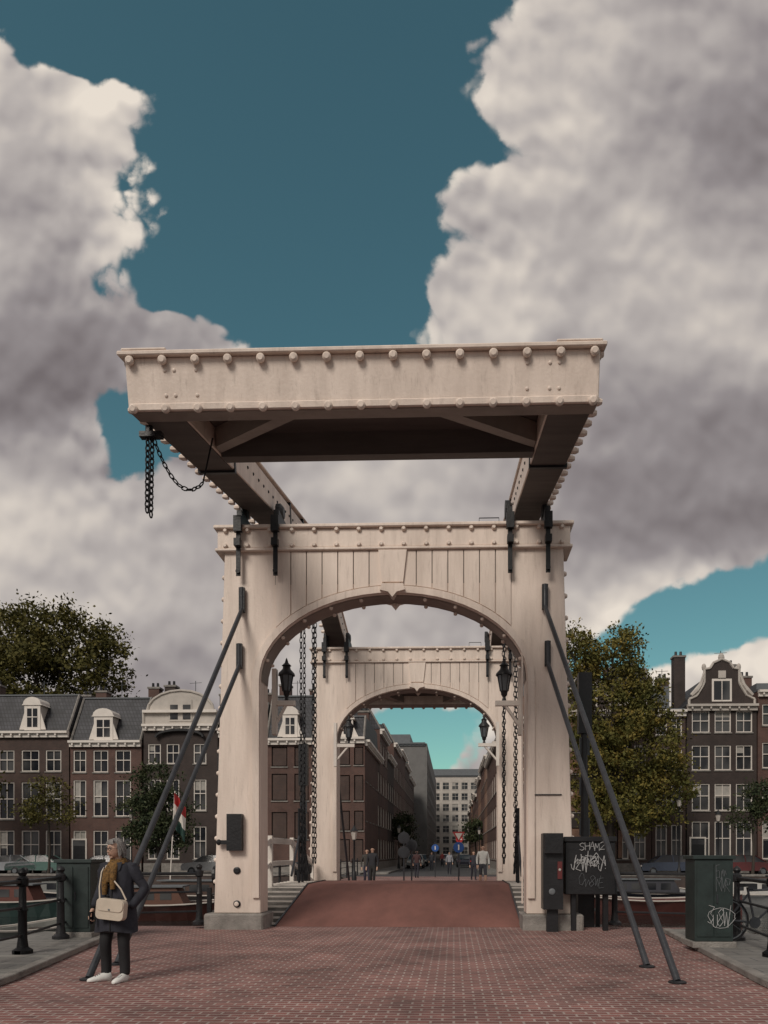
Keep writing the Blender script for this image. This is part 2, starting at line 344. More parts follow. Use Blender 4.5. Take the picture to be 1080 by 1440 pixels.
def balance(Yp,D,zp,slope,tag):
    TA=math.atan(slope); ca,sa=math.cos(TA),math.sin(TA)
    def T(x,s,h): return (x,Yp+D*(s*ca-h*sa),zp+s*sa+h*ca)
    xl0,xl1=XB-2.95,XB-2.37; xr0,xr1=XB+2.37,XB+2.95
    g=MB(); g.T=T
    E=4.75; s0=-3.0; BK=-5.1
    for a,b in ((xl0,xl1),(xr0,xr1)):
        g.add([(a,BK+.32,0),(b,BK+.32,0),(b,E,.12),(a,E,.12),(a,BK+.32,.6),(b,BK+.32,.6),(b,E,.5),(a,E,.5)],
              [(0,3,2,1),(4,5,6,7),(0,1,5,4),(1,2,6,5),(2,3,7,6),(3,0,4,7)],CREAM)
        g.box(a-.03,b+.03,BK+.3,E-.3,.603,.64,CREAM)
    xo0,xo1=XB-3.0,XB+2.98
    g.box(xo0,xo1,BK,BK+.318,-.02,.60,CREAM)
    g.box(xo0-.07,xo1+.07,BK-.08,BK+.36,.602,.655,CREAM)
    g.box(xo0-.02,xo0+.55,BK-.065,BK+.3,.658,.69,CREAM); g.box(xo1-.55,xo1+.02,BK-.065,BK+.3,.658,.69,CREAM)
    g.box(xo0+.02,xo1-.02,BK-.025,BK-.002,-.02,.07,CREAM)
    g.obj('balance_beam_'+tag,br,bevel=.012)
    g=MB(); g.T=T
    g.box(xl1+.002,xr0-.002,s0-.28,s0,.0,.55,CREAM_SHADE)
    g.box(xl1+.002,xr0-.002,BK+.32,s0-.282,.32,.55,CREAM_SHADE)  # cross beam and recessed panel coloured dark to paint in the shade
    g.box(xl0+.01,xr1-.01,BK+.33,s0,.642,.70,LEAD)
    g.box(xo0+.02,xo1-.02,BK+.02,BK+.31,-.034,-.022,CREAM_HALFSHADE)  # thin added plate, painted shade on the fascia underside
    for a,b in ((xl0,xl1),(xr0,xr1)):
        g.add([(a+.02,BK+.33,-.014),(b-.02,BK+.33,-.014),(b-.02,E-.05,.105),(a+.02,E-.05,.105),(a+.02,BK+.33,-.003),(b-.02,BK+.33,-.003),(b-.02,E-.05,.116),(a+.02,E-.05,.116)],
              [(0,3,2,1),(4,5,6,7),(0,1,5,4),(1,2,6,5),(2,3,7,6),(3,0,4,7)],CREAM_SHADE)  # thin added plates that paint shade onto the beam undersides
    for q in (-1,1):
        x0=XB+q*2.36; x1=XB+q*1.05
        p=[(x0,s0-.3),(x0,s0-.56),(x1,BK+.34),(x1-q*.3,BK+.34)]
        g.add([(a,b,.05) for a,b in p]+[(a,b,.31) for a,b in p],[(0,1,2,3),(7,6,5,4),(0,4,5,1),(1,5,6,2),(2,6,7,3),(3,7,4,0)],CREAM_HALFSHADE)  # braces carry the cream with shade painted in
    g.obj('counterweight_'+tag,br)
    g=MB(); g.T=T
    for i in range(15):
        x=xo0+.08+i*(xo1-xo0-.16)/14
        g.disc((x,BK-.03,-.005),(0,-1,0),.056,.05,CREAM,12); g.disc((x,BK-.035,.55),(0,-1,0),.054,.05,CREAM,12)
    for x in (xo0+.5,xo0+.62,xo0+.9,xo1-.5,xo1-.62,xo1-.9):
        g.disc((x,BK,.45),(0,-1,0),.022,.015,CREAM); 
        g.disc((x,BK,.16),(0,-1,0),.022,.015,CREAM)
    s=BK+.1
    while s<4.4:
        for x,q in ((xl0,-1),(xr1,1)):
            g.disc((x-q*.02,s,.03),(q,0,0),.05,.11,CREAM,8); g.disc((x-q*.02,s,.57 if s<0 else .45),(q,0,0),.05,.11,CREAM,8)
        for x,q in ((xl1,1),(xr0,-1)):
            if s>s0: g.disc((x-q*.01,s,.3),(q,0,0),.028,.03,BLACK,6)
        s+=.36
    g.obj('beam_bolts_'+tag,br,smooth=True)
    g=MB(); g.T=T
    for a,b in ((xl0,xl1),(xr0,xr1)):
        for s in (-2.6,1.6,3.0): g.box(a-.012,b+.012,s,s+.09,-.022,.615,BLACK)
        g.box(a-.02,b+.02,4.62,4.78,.08,.53,BLACK)
    g.obj('beam_bands_'+tag,br)
    g=MB()
    for q in (-1,1):
        x=XB+q*2.75; tip=T(x,4.6,.1)
        chain(g,[tip,(x,tip[1],.95)],.13,.036,.012)
        chain(g,[(x-q*.30,tip[1]+D*.05,tip[2]),(x-q*.30,tip[1]+D*.05,1.2)],.13,.036,.012)
        g.tube([(x+q*.05,tip[1],1.9),(x+q*.05,tip[1]-D*.9,.9)],.03,STEEL,6)
        g.tube([(x+q*.05,tip[1],.5),(x+q*.05,tip[1],2.6)],.035,BLACK,6)
    g.obj('lifting_chains_'+tag,br)
balance(Y1,1,8.10,.195,'near'); balance(Y2,-1,8.35,.25,'far')
g=MB()
x=wx(212,9.9)
g.tube([(x,9.85,7.40),(x,9.85,7.12)],.05,BLACK,8); g.box(x-.12,x+.18,9.8,9.9,7.05,7.12,BLACK)
chain(g,[(x-.02,9.85,7.1),(x-.03,9.85,6.05)],.075,.03,.011)
chain(g,[(x+.03,9.88,7.1),(x+.01,9.88,6.0)],.075,.03,.011)
pp=[]
for i in range(11):
    t=i/10; pp.append((x+.05+.5*t,9.88+.5*t,7.05-.35*t-1.3*t*(1-t)))
chain(g,pp,.07,.025,.009)
g.tube([pp[-1],(pp[-1][0]+.1,10.5,7.4)],.012,BLACK,5)
g.obj('control_chain',br)
def deckz(y):
    t=abs(y-19.03)
    if t>=4.5: return 0
    z=(4.5-t)/3.3*.70
    return .70 if z>.70 else z
ys=[14.53,15.5,16.6,17.4,17.83,18.4,19.03,19.7,20.23,20.7,21.5,22.5,23.53]
g=MB(); vs=[];fs=[]
for y in ys:
    z=deckz(y)+.006
    vs+=[(-3.52,y,z),(1.32,y,z),(1.32,y,z-.16),(-3.52,y,z-.16)]
for i in range(len(ys)-1):
    for k in range(4): fs.append((i*4+k,i*4+4+k,i*4+4+(k+1)%4,i*4+(k+1)%4))
fs+= [(0,1,2,3),tuple(len(vs)-4+k for k in range(4))]
g.add(vs,fs,DECK); g.obj('bridge_deck',br)
g=MB()
for xa,xb in ((-4.5,-3.56),(1.36,2.2)):
    for i in range(22):
        ya=14.64+i*.40; 
        if ya>23.2: break
        z=max(deckz(ya+.2),.03)
        g.box(xa,xb,ya,ya+.38,z-.15,z-.04,STONE); g.box(xa,xb,ya-.01,ya+.05,z-.038,z+.0,WHITE)
for x in (-3.54,1.335):
    for i in range(len(ys)-1):
        a,b=ys[i],ys[i+1]; za,zb=deckz(a),deckz(b)
        g.add([(x-.015,a,za-.2),(x+.015,a,za-.2),(x+.015,b,zb-.2),(x-.015,b,zb-.2),(x-.015,a,za+.03),(x+.015,a,za+.03),(x+.015,b,zb+.03),(x-.015,b,zb+.03)],
              [(0,3,2,1),(4,5,6,7),(0,1,5,4),(1,2,6,5),(2,3,7,6),(3,0,4,7)],STEEL)
g.obj('walkway_steps',br)
g=MB()
for x in (-4.45,2.15):
    P=[14.9,17.83,19.03,20.23,23.2]
    for y in (15.0,17.83,20.23,23.1):
        z=deckz(y); g.box(x-.055,x+.055,y-.055,y+.055,z-.3,z+1.18,WHITE)
    for h,w in ((1.06,.075),(.5,.06)):
        for a,b in zip(P[:-1],P[1:]):
            za,zb=deckz(a)+h,deckz(b)+h
            g.add([(x-.035,a,za-w),(x+.035,a,za-w),(x+.035,b,zb-w),(x-.035,b,zb-w),(x-.035,a,za+w),(x+.035,a,za+w),(x+.035,b,zb+w),(x-.035,b,zb+w)],
              [(0,3,2,1),(4,5,6,7),(0,1,5,4),(1,2,6,5),(2,3,7,6),(3,0,4,7)],WHITE)
g.obj('leaf_railing',br,bevel=.008)
g=MB()
def strut(top,bot,r=.042):
    top=Vector(top);bot=Vector(bot)
    g.tube([top+Vector((0,0,.42)),top,bot],r,STEEL,10)
    g.box(top.x-.055,top.x+.055,top.y-.02,top.y+.05,top.z-.05,top.z+.42,BLACK)
    g.disc((bot.x,bot.y,0),(0,0,1),.10,.03,BLACK,12)
for D,Yc,dz in ((-1,Y1,0),(1,Y2,.18)):
    yf=Yc+D*.36
    for q in (-1,1):
        strut((XB+q*2.88,yf,6.10+dz),(XB+q*(3.02 if q<0 else 3.66),Yc+D*6.0,.02))
        strut((XB+q*2.93,yf,5.03+dz),(XB+q*(3.22 if q<0 else 3.62),Yc+D*4.85,.02))
g.obj('support_struts',br,smooth=True)
g=MB()
xa,xb=wx(320,14.0),wx(341,14.0)
g.box(xa,xb,13.93,14.065,1.5,2.2,BLACK); g.box(xa-.16,xa,13.95,14.0,1.62,1.70,BLACK); g.ball((xa-.16,13.97,1.66),(.05,.05,.06),BLACK,8,6)
for z in (1.12,.48): g.disc((wx(333,14.05),14.07,z),(0,-1,0),.07,.03,BLACK,14)
g.disc((wx(333,14.05),14.03,.48),(0,-1,0),.045,.02,CREAM,12)
g.box(wx(749,14.05),wx(790,14.05),14.045,14.068,2.55,2.57,BLACK)
g.tube([(wx(727,14.05)+.1,14.04,.5),(wx(727,14.05)+.1,14.04,5.5)],.018,CREAM,6)
g.obj('pillar_fittings',br)
def lantern(x,y,z,q):
    e=empty('bracket_lantern',(x,y,z)); g=MB()
    xp=XB-2.56 if q<0 else XB+2.56
    g.box(min(x-q*.18,xp),max(x-q*.18,xp),y-.05,y+.05,z-.30,z-.2,WHITE)
    g.box(min(xp,xp-q*.09),max(xp,xp-q*.09),y-.08,y+.08,z-.9,z+.45,WHITE)
    g.tube([(xp,y,z-.8),(x,y,z-.26)],.035,WHITE,6)
    g.obj('bracket',e)
    g=MB()
    g.lathe([(.05,-.2),(.03,-.12),(.06,-.08),(.07,-.02),(.08,0)],(x,y,z),BLACK,8)
    g.lathe([(.075,0),(.13,.32)],(x,y,z),LAMPG,6)
    for k in range(6):
        t=2*math.pi*k/6; g.tube([(x+.08*math.cos(t),y+.08*math.sin(t),z),(x+.138*math.cos(t),y+.138*math.sin(t),z+.33)],.011,BLACK,5)
    g.lathe([(.175,.32),(.165,.36),(.085,.45),(.075,.51),(.10,.52),(.04,.58),(.02,.65),(.0,.69)],(x,y,z),BLACK,12)
    g.obj('lamp_head',e,smooth=True)
lantern(wx(403,15.1),15.1,wz(403,972,15.1),-1); lantern(wx(709,15.1),15.1,wz(709,972,15.1),1)
lantern(XB-2.1,22.9,5.05,-1); lantern(XB+2.1,22.9,5.05,1)

# ---------------------------------------------------------------- railings
def railing(name,pts,h=1.15,step=1.9,z0=.07,fancy=True):
    e=empty(name,(pts[0][0],pts[0][1],z0)); g=MB()
    for (a,b) in zip(pts[:-1],pts[1:]):
        A=Vector((*a,z0));B=Vector((*b,z0)); L=(B-A).length; n=max(1,round(L/step))
        for hh,r in ((h*.86,.03),(h*.55,.02),(h*.22,.02)): g.tube([A+Vector((0,0,hh)),B+Vector((0,0,hh))],r,BLACK,6)
        for i in range(n+1):
            p=A.lerp(B,i/n)
            if fancy: g.lathe([(.13,0),(.13,.05),(.075,.09),(.06,.2),(.055,h*.5),(.07,h*.52),(.05,h*.56),(.045,h*.80),(.075,h*.82),(.075,h*.9),(.04,h*.93),(.065,h*.97),(.05,h*1.0),(.0,h*1.03)],p,BLACK,10)
            else: g.box(p.x-.04,p.x+.04,p.y-.04,p.y+.04,p.z,p.z+h,BLACK)
    g.obj('posts_and_rails',e,smooth=True)
railing('bridge_railing',[(-5.6,-4),(-5.6,4),(-5.93,10),(-6.75,13.5),(-4.95,14.25)])
railing('bridge_railing',[(4.25,-4),(4.25,10),(4.75,13.8),(3.1,14.35)])
railing('bridge_railing',[(-6.4,24.6),(-6.4,YQ)],z0=-.02,step=2.5,fancy=False)
railing('bridge_railing',[(4.2,24.6),(4.2,YQ)],z0=-.02,step=2.5,fancy=False)
railing('bridge_railing',[(-5.0,15.0),(-6.4,24.4)],z0=-.4,step=2.2,fancy=False)
railing('bridge_railing',[(2.9,15.0),(4.2,24.4)],z0=-.4,step=2.2,fancy=False)

# ---------------------------------------------------------------- cabinets, boards
STROKES={'S':[[(1,.85),(.5,1),(0,.8),(.2,.55),(.8,.45),(1,.2),(.5,0),(0,.15)]],'H':[[(0,1),(.05,0)],[(1,1),(.9,0)],[(0,.5),(1,.55)]],
'A':[[(0,0),(.5,1),(1,0)],[(.2,.4),(.85,.4)]],'M':[[(0,0),(.1,1),(.5,.4),(.9,1),(1,0)]],'K':[[(0,1),(0,0)],[(1,1),(0,.5),(1,0)]],
'E':[[(1,1),(0,.95),(0,0),(1,.05)],[(0,.5),(.8,.55)]],'R':[[(0,0),(0,1),(.9,.9),(.8,.5),(0,.5),(1,0)]],'O':[[(.5,1),(0,.6),(.1,.1),(.6,0),(1,.4),(.9,.9),(.5,1)]],
'N':[[(0,0),(0,1),(1,0),(1,1)]],'U':[[(0,1),(.05,.1),(.6,0),(1,.2),(1,1)]],'2':[[(0,.8),(.5,1),(1,.7),(0,0),(1,.05)]],'!':[[(.4,1),(.5,.35)],[(.5,.1),(.52,0)]],
'3':[[(0,1),(1,.9),(.4,.55),(1,.3),(.5,0),(0,.1)]],'8':[[(.5,.5),(0,.8),(.5,1),(1,.8),(.5,.5),(0,.2),(.5,0),(1,.25),(.5,.5)]],
'~':[[(-.3,.4),(.2,.9),(.5,.1),(.9,.8),(1.4,.3)]],'Z':[[(-.2,1),(1.2,.9),(-.3,.1),(1.3,-.1)]],'W':[[(-.1,1),(.2,0),(.5,.8),(.8,-.1),(1.3,1.2)]],'J':[[(1,1.2),(.7,-.3),(0,-.1),(-.3,.3)]],' ':[]}
def tag(g,txt,x0,x1,z0,z1,y,seed=1,r=.008,m=GRAF,mess=0.):
    q=random.Random(seed); n=len(txt); w=(x1-x0)/n
    for i,ch in enumerate(txt):
        dx=x0+i*w+q.uniform(-.15,.15)*w*mess; dz=q.uniform(-.12,.12)*(z1-z0)*(1+mess); sh=q.uniform(-.1,.35)*(1+mess); sc_=1+mess*q.uniform(-.25,.45)
        for st in STROKES.get(ch,[]):
            P=[]
            for j,(a,b) in enumerate(st): P.append((dx+w*(.08+.85*a*sc_+sh*(b-.5)*.6),y-q.random()*.001,z0+dz+(z1-z0)*b*sc_))
            for a,b in zip(P[:-1],P[1:]): g.tube([a,b],r*q.uniform(.7,1.1),m,5)
def cabinet(x0,x1,y0,y1,h,graf=False,name='utility_cabinet'):
    e=empty(name,((x0+x1)/2,(y0+y1)/2,.07)); g=MB()
    g.box(x0-.04,x1+.04,y0-.04,y1+.04,.06,.15,STONE)
    g.box(x0,x1,y0,y1,.152,h-.06,GREENBOX); g.box(x0-.03,x1+.03,y0-.03,y1+.03,h-.058,h,GREENBOX)
    xm=(x0+x1)/2
    g.box(x0+.03,xm-.006,y0-.014,y0-.001,.22,h-.12,GREENBOX); g.box(xm+.006,x1-.03,y0-.014,y0-.001,.22,h-.12,GREENBOX)
    g.box(xm+.03,xm+.05,y0-.035,y0-.015,h*.5,h*.5+.14,STEEL)
    g.obj('body',e,bevel=.01)
    if graf:
        g=MB()
        c=((x0+x1)/2+.1,.5)
        g.tube([(c[0]+.19*math.cos(t*.42)*(1+.15*math.sin(t*1.3)),y0-.02,c[1]+.15*math.sin(t*.42)) for t in range(16)],.005,GRAF,4)
        tag(g,'3U8W',x0+.18,x1-.08,.40,.60,y0-.02,5,.005,mess=.8); tag(g,'N~R',x0+.3,x1-.05,.9,1.06,y0-.02,9,.004,LEAD,1); tag(g,'EU~',x0+.3,x1-.12,1.1,1.24,y0-.02,9,.004,LEAD,1); g.obj('graffiti',e)
cabinet(-6.55,-5.98,12.0,12.45,1.35); cabinet(wx(977,11.0),wx(1031,11.0),11.0,11.45,1.42,True)
e=empty('barrier_control_box',(2.5,13.85,0)); g=MB()
xa,xb=wx(795,13.8),wx(865,13.8)
g.box(xa,xb,13.8,14.2,wz(830,1258,13.8),wz(830,1184,13.8),BLACK); g.box(xa-.03,xb+.03,13.77,14.23,wz(830,1184,13.8)+.002,wz(830,1178,13.8)+.02,BLACK)
g.box(xa+.12,xa+.22,13.9,14.0,.0,.7,BLACK); g.box(xb-.2,xb-.1,13.9,14.0,0,.7,BLACK)
g.obj('box_body',e,bevel=.012); g=MB()
tag(g,'SHAM2',xa+.26,xb-.20,1.50,1.63,13.785,3,.007,mess=.5); tag(g,'JZW~K8J!',xa+.12,xb-.14,1.18,1.40,13.785,12,.009,mess=1); tag(g,'W3Z~N',xa+.16,xb-.2,1.24,1.36,13.784,17,.007,mess=1.2); tag(g,'O~8WE',xa+.25,xb-.2,.82,1.0,13.785,8,.004,LEAD,1)
g.obj('graffiti',e)
e=empty('traffic_light_box',(1.85,13.7,0)); g=MB()
xa,xb=wx(763,13.7),wx(791,13.7)
g.box(xa,xb,13.6,13.95,.42,1.82,BLACK); g.box(xa+.08,xb-.08,13.7,13.85,0,.42,BLACK); g.box(xa+.02,xb-.02,13.5,13.6,1.45,1.8,BLACK)
g.disc((xa+.16,13.595,.75),(0,-1,0),.06,.02,LEAD,14); g.box(xa+.26,xb-.02,13.585,13.598,.98,1.3,flat('sticker_red',(.12,.02,.02),.5)); g.disc((xa+.30,13.584,1.15),(0,-1,0),.025,.01,OFFW,10)
g.box(xa+.1,xb-.04,13.98,14.05,.5,1.3,WHITE)
g.obj('box_body',e,bevel=.03)
def barrier(x,y,top):
    e=empty('raised_traffic_barrier',(x,y,0)); g=MB()
    g.box(x-.16,x+.16,y-.2,y+.2,-.05,1.15,BLACK); g.disc((x-.22,y,1.0),(1,0,0),.2,.44,BLACK,14)
    g.tube([(x,y,.7),(x,y,2.2),(x-.02,y,top)],[.09,.08,.05],BLACK,8)
    for z in np.arange(1.8,top-.6,.8): g.box(x-.10,x+.10,y-.03,y+.03,z,z+.35,STEEL)
    g.box(x-.13,x+.13,y-.1,y+.1,top-1.2,top,BLACK)
    g.obj('boom_and_base',e)
barrier(wx(822,14.8),14.8,wz(822,947,14.8)); barrier(wx(318,14.9)-.05,15.0,3.6)
barrier(wx(425,21.0),21.2,4.6)

# ---------------------------------------------------------------- facades and houses
def window(g,s0,s1,z0,z1,q,fm=WHITE):
    fw=.075
    g.box(s0,s1,-.2,-.16,z0,z1,GLASS)
    for a,b,c,d in ((s0,s0+fw,z0,z1),(s1-fw,s1,z0,z1)): g.box(a,b,-.155,-.05,c,d,fm)
    g.box(s0+fw,s1-fw,-.155,-.05,z0,z0+fw,fm); g.box(s0+fw,s1-fw,-.155,-.05,z1-fw,z1,fm)
    zm=z0+(z1-z0)*.55; g.box(s0+fw,s1-fw,-.155,-.07,zm-.03,zm+.03,fm)
    sm=(s0+s1)/2; g.box(sm-.02,sm+.02,-.153,-.085,z0+fw,zm-.03,fm); g.box(sm-.02,sm+.02,-.153,-.085,zm+.03,z1-fw,fm)
    if q.random()<.3: 
        g.box(s0+fw,sm-.03 if q.random()<.5 else s1-fw,-.1595,-.157,z1-fw-(z1-z0)*q.uniform(.2,.6),z1-fw,CURT)
    g.box(s0-.06,s1+.06,.003,.07,z0-.09,z0,STONE)
def facade(w,gw,T,L,z0,z1,rows,bays,wall,seed=0,door=None):
    q=random.Random(seed); w.T=T; gw.T=T
    cur=z0
    for zb,zt in rows:
        w.box(0,L,-.3,0,cur,zb,wall); c=0
        for a,b in bays: w.box(c,a,-.3,0,zb,zt,wall); c=b
        w.box(c,L,-.3,0,zb,zt,wall); cur=zt
        for a,b in bays: window(gw,a,b,zb,zt,q)
    w.box(0,L,-.3,0,cur,z1,wall)
    if door:
        a,b,h=door
        gw.box(a-.12,b+.12,.004,.06,z0,z0+h+.12,WHITE); gw.box(a,b,.062,.09,z0,z0+h,BLACK); gw.box(a,b,.092,.105,z0+h*.82,z0+h*.97,GLASS)
        w.box(a-.3,b+.3,.11,.6,z0,z0+.25,STONE)
def house(name,T,L,z0,eave,rows,bays,wall,roof='mansard',top=14,depth=10,seed=0,door=None,cornice=WHITE,dormer=None,chim=True):
    e=empty(name,T(L/2,0,z0)); w=MB(); gw=MB()
    facade(w,gw,T,L,z0,eave,rows,bays,wall,seed,door)
    w.box(0,.3,-depth,-.3,z0,eave,wall); w.box(L-.3,L,-depth,-.3,z0,eave,wall); w.box(.3,L-.3,-depth,-depth+.3,z0,eave,wall)
    w.box(.3,L-.3,-1.2,-1.1,z0,eave-.1,B_DRK)
    w.box(-.0,L,.002,.05,z0,z0+.7,STONE)
    if cornice:
        w.box(-.0,L,.002,.22,eave-.42,eave-.12,cornice); w.box(-.02,L+.02,.0,.42,eave-.118,eave+.06,cornice)
        for i in range(int(L/.7)): w.box(.25+i*.7,.37+i*.7,.222,.38,eave-.3,eave-.12,cornice)
    w.obj('walls',e); gw.obj('windows_and_door',e)
    r=MB(); r.T=T
    if roof=='mansard':
        d=(top-eave)*.55
        vs=[(0,0,eave+.062),(L,0,eave+.062),(L,-d,top),(0,-d,top),(0,-depth,eave+.062),(L,-depth,eave+.062),(L,-depth+d,top),(0,-depth+d,top)]
        r.add(vs,[(0,1,2,3),(3,2,6,7),(7,6,5,4),(0,3,7,4),(1,5,6,2),(0,4,5,1)],ROOF)
        r.box(-.0,L,-d-.15,-d+.1,top,top+.1,LEAD)
        # party wall coping
        for s in (.06,L-.06): r.tube([(s,.05,eave+.1),(s,-d+.02,top+.08)],.09,STONE,5)
    elif roof=='flat':
        r.box(0.02,L-.02,-depth,0,eave+.062,eave+.2,LEAD)
        if top>eave+.6: r.box(L*.2,L*.8,-depth*.7,-2.5,eave+.2,top,LEAD)
    elif roof in('neck','bell','pediment'):
        h=top-eave; c=L/2
        if roof=='neck':
            P=[(c-L*.47,0),(c-L*.47,.12*h),(c-L*.36,.2*h),(c-L*.27,.42*h),(c-L*.25,.5*h),(c-L*.25,.78*h),(c-L*.17,.80*h),(c-L*.12,.92*h),(c,h),(c+L*.12,.92*h),(c+L*.17,.8*h),(c+L*.25,.78*h),(c+L*.25,.5*h),(c+L*.27,.42*h),(c+L*.36,.2*h),(c+L*.47,.12*h),(c+L*.47,0)]
        elif roof=='bell':
            P=[(0.05,0)]+[(c-L*.48*(1-t)**.6*(1 if t<1 else 0)-.25,h*(t**1.5*.9)) for t in (.1,.3,.5,.7,.85,.95)]+[(c-.3,h),(c+.3,h)]
            P+=[(2*c-x,z) for x,z in reversed(P[:-2])]
        elif roof=='pediment':
            P=[(0,0),(0,.35*h)]+[(c-c*.9*math.cos(math.pi*i/10),.4*h+.6*h*math.sin(math.pi*i/10)) for i in range(11)]+[(L,.35*h),(L,0)]
        P=[(x,eave+.062+z) for x,z in P]
        def prism(poly,t0,t1,m):
            n=len(poly); r.add([(x,t0,z) for x,z in poly]+[(x,t1,z) for x,z in poly],[list(range(n)),list(range(2*n-1,n-1,-1))]+[(i,n+i,n+(i+1)%n,(i+1)%n) for i in range(n)],m)
        prism(P,-.3,0,wall if roof!='pediment' else OFFW)
        for (a,b) in zip(P[:-1],P[1:]): r.tube([(a[0],.02,a[1]),(b[0],.02,b[1])],.10,OFFW,6)
        rs=h*.86
        r.add([(0.05,-.31,eave+.07),(L-.05,-.31,eave+.07),(c,-.31,eave+rs),(.05,-depth,eave+.07),(L-.05,-depth,eave+.07),(c,-depth,eave+rs)],[(0,1,2),(3,5,4),(0,2,5,3),(1,4,5,2)],ROOF)
        if roof=='pediment':
            r.box(c-.9,c+.9,.01,.05,eave+.3,eave+.75*h,OFFW); 
            for k in(-.5,.5): r.box(c+k-.3,c+k+.3,.052,.07,eave+.45,eave+.6*h,GLASS)
            r.box(0,L,.0,.3,eave+.36*h,eave+.44*h,WHITE)
            r.tube([(c-L*.32*math.cos(math.pi*i/10),.23,eave-.95+.55*math.sin(math.pi*i/10)) for i in range(11)],.13,BLACK,6)
        else:
            r.box(c-.75,c+.75,.005,.03,eave+.3,eave+.40+h*.47,WHITE)
            r.box(c-.6,c+.6,.031,.04,eave+.42,eave+.30+h*.45,GLASS); r.box(c-.03,c+.03,.041,.06,eave+.42,eave+.3+h*.45,WHITE)
            r.box(c-.28,c+.28,.02,.1,eave+h*.60,eave+h*.76,OFFW)
            if roof=='neck': 
                r.ball((c,-.1,eave+h+.2),(.25,.2,.35),OFFW,8,6)
                for k in(-1,1): r.ball((c+k*L*.25,-.1,eave+h*.85),(.18,.18,.28),OFFW,8,6)
                for k in(-1,1): r.tube([(c+k*L*.26,.04,eave+h*.7),(c+k*L*.31,.04,eave+h*.45),(c+k*L*.36,.04,eave+h*.34),(c+k*L*.44,.04,eave+h*.22)],[.1,.16,.2,.14],OFFW,6)
    r.obj('roof',e)
    if dormer:
        for (cs,wd,zb,zt) in dormer:
            d=MB(); d.T=T; t0=-(zb-eave)*.55+.15
            d.box(cs-wd/2,cs+wd/2,t0-1.8,t0-.02,zb,zt,OFFW); d.box(cs-wd/2-.03,cs+wd/2+.03,t0-.018,t0+.03,zb-.05,zt,WHITE)
            d.box(cs-wd/2+.2,cs-.05,t0+.032,t0+.05,zb+.2,zt-.25,GLASS); d.box(cs+.05,cs+wd/2-.2,t0+.032,t0+.05,zb+.2,zt-.25,GLASS)
            d.box(cs-wd/2+.2,cs+wd/2-.2,t0+.052,t0+.06,(zb+zt)/2,(zb+zt)/2+.06,WHITE)
            n=8; poly=[(cs-wd/2-.2,zt)]+[(cs-(wd/2+.1)*math.cos(math.pi*i/n),zt+.1+.55*math.sin(math.pi*i/n)) for i in range(n+1)]+[(cs+wd/2+.2,zt)]
            m=len(poly); d.add([(x,t0+.1,z+.003) for x,z in poly]+[(x,t0-1.6,z+.003) for x,z in poly],[list(range(m)),list(range(2*m-1,m-1,-1))]+[(i,m+i,m+(i+1)%m,(i+1)%m) for i in range(m)],WHITE)
            for k in (-1,1): d.add([(cs+k*wd/2,t0-.01,zb),(cs+k*(wd/2+.45),t0-.01,zb),(cs+k*(wd/2+.0),t0-.01,zt-.4),(cs+k*wd/2,t0-.1,zb),(cs+k*(wd/2+.45),t0-.1,zb),(cs+k*wd/2,t0-.1,zt-.4)],[(0,1,2),(5,4,3),(0,3,4,1),(1,4,5,2),(2,5,3,0)],WHITE)
            d.obj('dormer',e)
    if chim:
        c=MB(); c.T=T; qc=random.Random(seed+50)
        for s in (.6,L-.6): 
            hh=qc.uniform(.3,1.3)
            c.box(s-.45,s+.45,-4.6,-3.8,eave+.5,top+hh,wall); c.box(s-.52,s+.52,-4.66,-3.74,top+hh,top+hh+.15,STONE)
            for k in(-.2,.2): c.lathe([(.12,0),(.1,.4)],(s+k,-4.2,top+hh+.15),BLACK,8)
        xx=L*qc.uniform(.3,.7); c.tube([(xx,-3,top-.5),(xx,-3,top+1.5)],.03,STEEL,4); c.tube([(xx-.5,-3,top+1.3),(xx+.5,-3,top+1.35)],.02,STEEL,4)
        c.obj('chimney',e)
    return e
HY=57.0
def front(u0,u1,Y=HY):
    x0=wx(u0,Y); x1=wx(u1,Y)
    return (lambda s,t,z:(x0+s,Y-t,z)), x1-x0, x0
def pz(u,v,Y=HY): return wz(u,v,Y)
Z0=-.02
def H(name,u0,u1,eave,top,rows,bays,wall,roof,seed,Y=HY,**k):
    T,L,x0=front(u0,u1,Y); um=(u0+u1)/2
    dm=k.pop('dorm',None)
    if dm: k['dormer']=[(wx(c,Y)-x0,w*.055,wz(c,vb,Y),wz(c,vt,Y)) for c,w,vb,vt in dm]
    return house(name,T,L,Z0,pz(um,eave,Y),[(wz(um,b,Y),wz(um,a,Y)) for a,b in reversed(rows)],[(wx(a,Y)-x0,wx(b,Y)-x0) for a,b in bays],wall,roof,pz(um,top,Y),seed=seed,**k)
H('brick_house',-190,-62,1030,962,[(1055,1085),(1100,1142),(1168,1208)],[(-180,-158),(-148,-126),(-115,-93),(-84,-68)],B_BRN,'mansard',1)
H('brick_house',-60,97,1030,972,[(1055,1085),(1100,1152),(1168,1212)],[(-55,-32),(-24,-8),(-2,20),(30,55),(64,86)],B_BRN,'mansard',2,dorm=[(46,22,1026,992),(-30,22,1026,992)],door=(1.0,2.1,2.6))
H('brick_house',99,199,1043,975,[(1055,1086),(1097,1148),(1168,1212)],[(103,121),(131,152),(162,184)],B_RED,'mansard',3,dorm=[(146,26,1040,1008)],door=(.25,1.2,2.5))
H('gabled_house',202,306,1020,972,[(1046,1074),(1096,1140),(1162,1208)],[(208,226),(234,252),(272,290)],B_DRK,'pediment',4,chim=True)
H('brick_house',308,372,1030,985,[(1055,1085),(1100,1142),(1162,1208)],[(314,332),(346,364)],B_BRN,'mansard',5)
